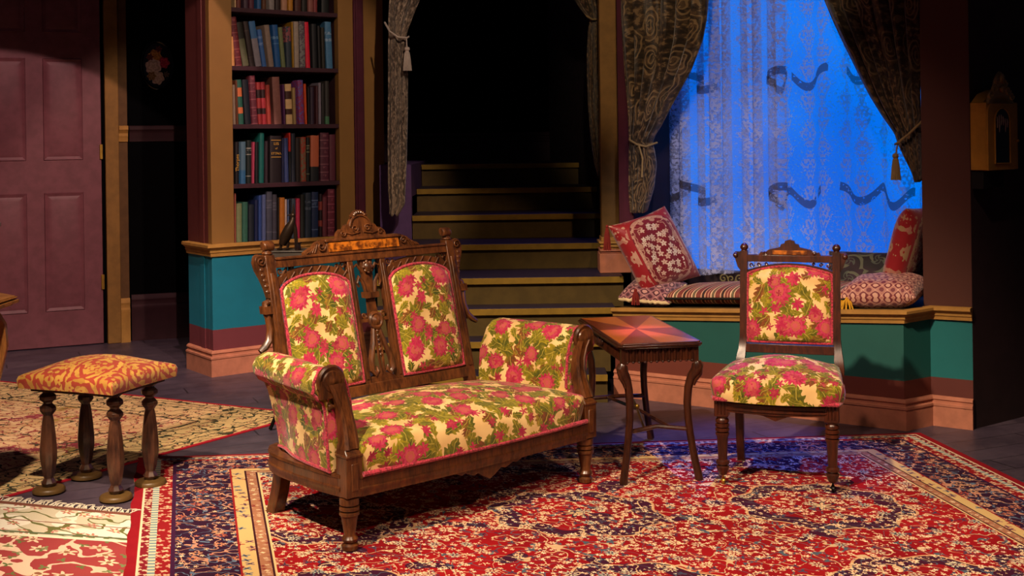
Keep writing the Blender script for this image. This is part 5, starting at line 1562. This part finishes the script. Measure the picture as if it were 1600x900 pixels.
for (ux, uy) in ((0, 0), (1, 0), (0, 1), (1, 1)):
    bx = i_ + .008 if ux == 0 else TW - i_ - .008; by = i_ + .008 if uy == 0 else TD - i_ - .008
    sx_ = -1 if ux == 0 else 1; sy_ = -1 if uy == 0 else 1
    mb = MB().box(bx - .013, bx + .013, by - .013, by + .013, TH - .082, TH - .022)
    prof = [(.006, .462), (.010, .45), (.006, .43), (-.010, .405), (-.022, .36), (-.026, .30), (-.024, .24), (-.018, .18), (-.010, .12), (.0, .06), (.008, .02), (.010, .0)]
    # the upper knee rolls outward, the leg curves in and splays out to the foot
    pts = [(bx + sx_ * o * 1.0, by + sy_ * o * .7, z) for o, z in prof]
    rad = [.019, .024, .023, .019, .0165, .0155, .015, .0148, .0148, .015, .016, .017]
    mb.tube(pts, rad, 10)
    mb.tube([(bx + sx_ * .006, by + sy_ * .004, .455), (bx + sx_ * .020, by + sy_ * .014, .44), (bx + sx_ * .018, by + sy_ * .012, .415), (bx + sx_ * .002, by + sy_ * .002, .39), (bx - sx_ * .004, by, .37)], [.008, .010, .009, .008, .005], 8)
    mb.build('leg', W_TABLE, tb)
# stretcher: bars across each end joined by crossing diagonals
mb = MB()
x0_, x1_ = i_ + .03, TW - i_ - .03
y0_, y1_ = i_ + .025, TD - i_ - .025
mb.tube([(x0_, y0_, .195), (TW / 2, y0_ + .03, .205), (x1_, y0_, .195)], .009, 8)
mb.tube([(x0_, y1_, .195), (TW / 2, y1_ - .03, .205), (x1_, y1_, .195)], .009, 8)
mb.tube([(TW * .35, y0_ + .02, .20), (TW / 2, TD / 2, .21), (TW * .65, y1_ - .02, .20)], .007, 8)
mb.tube([(TW * .65, y0_ + .02, .20), (TW / 2, TD / 2, .21), (TW * .35, y1_ - .02, .20)], .007, 8)
stc = mb.build('stretcher', W_TABLE, tb)
MB().ell((TW / 2, TD / 2, .222), .010, 10).build('brass_boss', P_BRASS, stc)

# ------------------------------------------------------------------ footstool
FO = frame(-1.631, 4.763, .295, -.113, .004)
so = thing('footstool', 'square stool with red and gold damask cushion on four turned legs', 'stool', M=FO)
mds = Mat('red_gold_damask', .55, sheen=.2)
x, y, z = mds.uv()
X = (x / .15).fract() - .5; ax = X.abs(); Y = (y / .19 + (x / .15)._m('FLOOR') * .5).fract() - .5
r = (ax * ax + Y * Y).sqrt(); an = Y._m('ARCTAN2', ax)
n = mds.noise(ax, Y, 0.0, 5, 2)
sc2 = ((r * 36.0 + an * 3.0).sin() * .6 + (an * 5.0 - r * 14.0).sin() * .5 + (n - .5) * 3.4)
rad, ag, q, g, b = mds.cells(x * 19.0, y * 19.0, .6)
fl_ = (.30 + (ag * 5.0).cos() * .09 - rad).gt(0.0) * b.gt(.6)
on = sc2.gt(.12).max(fl_)
c = mds.mix(n, '#8c2c1c', '#a43c24')
c = mds.mix(on, c, mds.mix(q, '#a8782c', '#c49440'))
c = mds.mix(fl_ * rad.lt(.08), c, '#a03020')
mds.color(c); mds.bump(on, .3, .002)
def spf(a, b):
    s = 2 * a - 1; t = 2 * b - 1
    s = math.copysign(1 - (1 - abs(s)) ** 2, s); t = math.copysign(1 - (1 - abs(t)) ** 2, t)
    m = max(abs(s), abs(t)); side = max(0, (m - .92) / .08)
    kx = .222 * (1 - .04 * (1 - t * t)); ky = .192 * (1 - .04 * (1 - s * s))
    z_ = .448 + .012 * (s * s * t * t) * 0 + .045 * (1 - s * s) ** .7 * (1 - t * t) ** .7 + .022 * (1 - side)
    z_ = .415 + (.052 + .052 * ((1 - s * s) * (1 - t * t)) ** .8) * (1 - side ** 2) if side > 0 else .467 + .052 * ((1 - s * s) * (1 - t * t)) ** .8
    bulge = .012 * math.sin(PI * side)
    return (s * (kx + bulge), t * (ky + bulge), z_)
mb = MB().grid(spf, 44, 44)
MB_ = mb.build('cushion', mds, so)
MB().box(-.19, .19, -.16, .16, .400, .420).build('seat_board', W_STOOL, so)
lgp = [(.022, .0), (.046, .0)]
LP = [(.014, .018), (.017, .022), (.024, .036), (.017, .050), (.015, .056), (.020, .075), (.027, .13), (.0275, .165), (.024, .22), (.019, .275), (.015, .300), (.026, .318), (.026, .328), (.014, .344), (.015, .350), (.0265, .362), (.0265, .374), (.014, .388), (.024, .398), (.026, .404)]
for i, (lx, ly) in enumerate(((-.158, -.105), (.158, -.102), (.158, .105), (-.158, .108))):
    lg = MB().lathe([(r_ * 1.24, z_) for r_, z_ in LP], 8, Matrix.Translation((lx, ly, 0))).build('leg', W_STOOL, so, bevel=.001, ang=.4)
    MB().lathe([(.057, 0), (.061, .003), (.061, .012), (.056, .018), (.024, .022)], 28, Matrix.Translation((lx, ly, 0))).build('foot_disc', plain('foot_disc_wood', '#5a4222', .4), lg)

# ------------------------------------------------------------------ table at the left edge
lt = thing('parlour_table', 'honey-coloured wooden parlour table cut off by the left edge of the picture', 'table', (-2.19, 4.52, 0))
o8 = [(.325 * math.cos(PI * (i + .5) / 4), .325 * math.sin(PI * (i + .5) / 4)) for i in range(8)]
def sc8(k): return [(p[0] * k, p[1] * k) for p in o8]
mb = MB().slab(sc8(1), .752, .764).slab(sc8(.96), .764, .778).slab(sc8(.93), .742, .752).slab(sc8(.985), .770, .774)
mb.build('tabletop', W_LEFT, lt, bevel=.003)
MB().slab(sc8(.72), .70, .743).build('apron', W_LEFT, lt, bevel=.003)
MB().slab(sc8(.45), .27, .285).build('lower_shelf', W_LEFT, lt, bevel=.003)
for i in range(4):
    a = PI / 4 + PI / 2 * i - .62
    pr = [(.225, .745), (.262, .68), (.268, .60), (.240, .48), (.205, .36), (.175, .25), (.165, .15), (.175, .06), (.19, .0)]
    mb = MB(); vs = []
    for r_, zz in pr:
        for (dr_, dt) in ((-.022, -.020), (.022, -.020), (.022, .020), (-.022, .020)):
            rr_ = r_ + dr_
            vs.append((rr_ * math.cos(a) - dt * math.sin(a), rr_ * math.sin(a) + dt * math.cos(a), zz))
    fs = [(3, 2, 1, 0), tuple(32 + i2 for i2 in range(4))]
    for k in range(8):
        for j in range(4): q = (j + 1) % 4; fs.append((k*4+q, k*4+j, (k+1)*4+j, (k+1)*4+q))
    mb.add(vs, [f[::-1] for f in fs]).build('leg', W_LEFT, lt, bevel=.005)

# ------------------------------------------------------------------ stand with a bronze figure behind the settee
sd = thing('plant_stand', 'dark scrolled iron stand behind the left corner of the settee back', 'stand', (-1.03, 5.62, 0))
MB().box(-.095, .10, -.07, .07, .815, .850).box(-.10, .105, -.075, .075, .845, .853).build('stand_top', plain('dark_slate_top', '#3a3430', .5), sd, bevel=.004)
mb = MB()
mb.lathe([(.03, .16), (.016, .19), (.012, .4), (.016, .6), (.012, .62), (.014, .79), (.05, .815)], 16)
for k in range(3):
    a = 2 * PI * k / 3 + .5
    mb.tube([(0, 0, .18), (.06 * math.cos(a), .06 * math.sin(a), .16), (.10 * math.cos(a), .10 * math.sin(a), .08), (.14 * math.cos(a), .14 * math.sin(a), .008)], .009, 8)
mb.tube([(-.04, -.06, .80), (-.02, -.06, .792), (-.01, -.06, .775), (-.012, -.06, .75)], .005, 6)
mb.tube([(.055, -.06, .80), (.030, -.06, .792), (.015, -.06, .775), (.017, -.06, .75)], .005, 6)
mb.build('iron_frame', P_IRON, sd)
# figure: a long-coated standing bird-like bronze with raised head
fg = thing('bronze_figurine', 'dark bronze figurine standing on the slate-topped stand behind the settee', 'figurine', (-1.03, 5.60, .853))
mb = MB()
mb.tube([(-.035, 0, .025), (-.022, 0, .055), (.0, 0, .10), (.014, 0, .13), (.018, 0, .150)], [.016, .026, .024, .015, .009], 12)
mb.ell((.016, 0, .158), (.013, .012, .013), 12)
mb.tube([(.016, 0, .165), (.020, 0, .185), (.018, 0, .21)], [.008, .005, .002], 8)
mb.tube([(.008, 0, .158), (-.004, 0, .160), (-.012, 0, .156)], [.006, .004, .001], 7)
mb.tube([(.016, 0, .13), (.026, 0, .09), (.030, 0, .04), (.028, 0, .0)], [.010, .010, .008, .006], 8)
for dx in (-.040, -.008):
    mb.tube([(dx, 0, .04), (dx - .002, 0, .01), (dx - .004, 0, .004)], [.008, .006, .008], 8); mb.ell((dx - .006, -.008, .006), (.014, .014, .006), 10)
mb.build('bronze_body', plain('dark_bronze', '#2c2018', .35, .5), fg)
bw = thing('glass_bell', 'tiny dark glass bell at the right end of the slate-topped stand', 'bell', (-.985, 5.56, .853))
MB().lathe([(.012, .0), (.014, .004), (.013, .018), (.010, .028), (.016, .034), (.017, .037)], 18).build('bell_body', plain('dark_glass', '#181010', .1, 0, .8), bw)
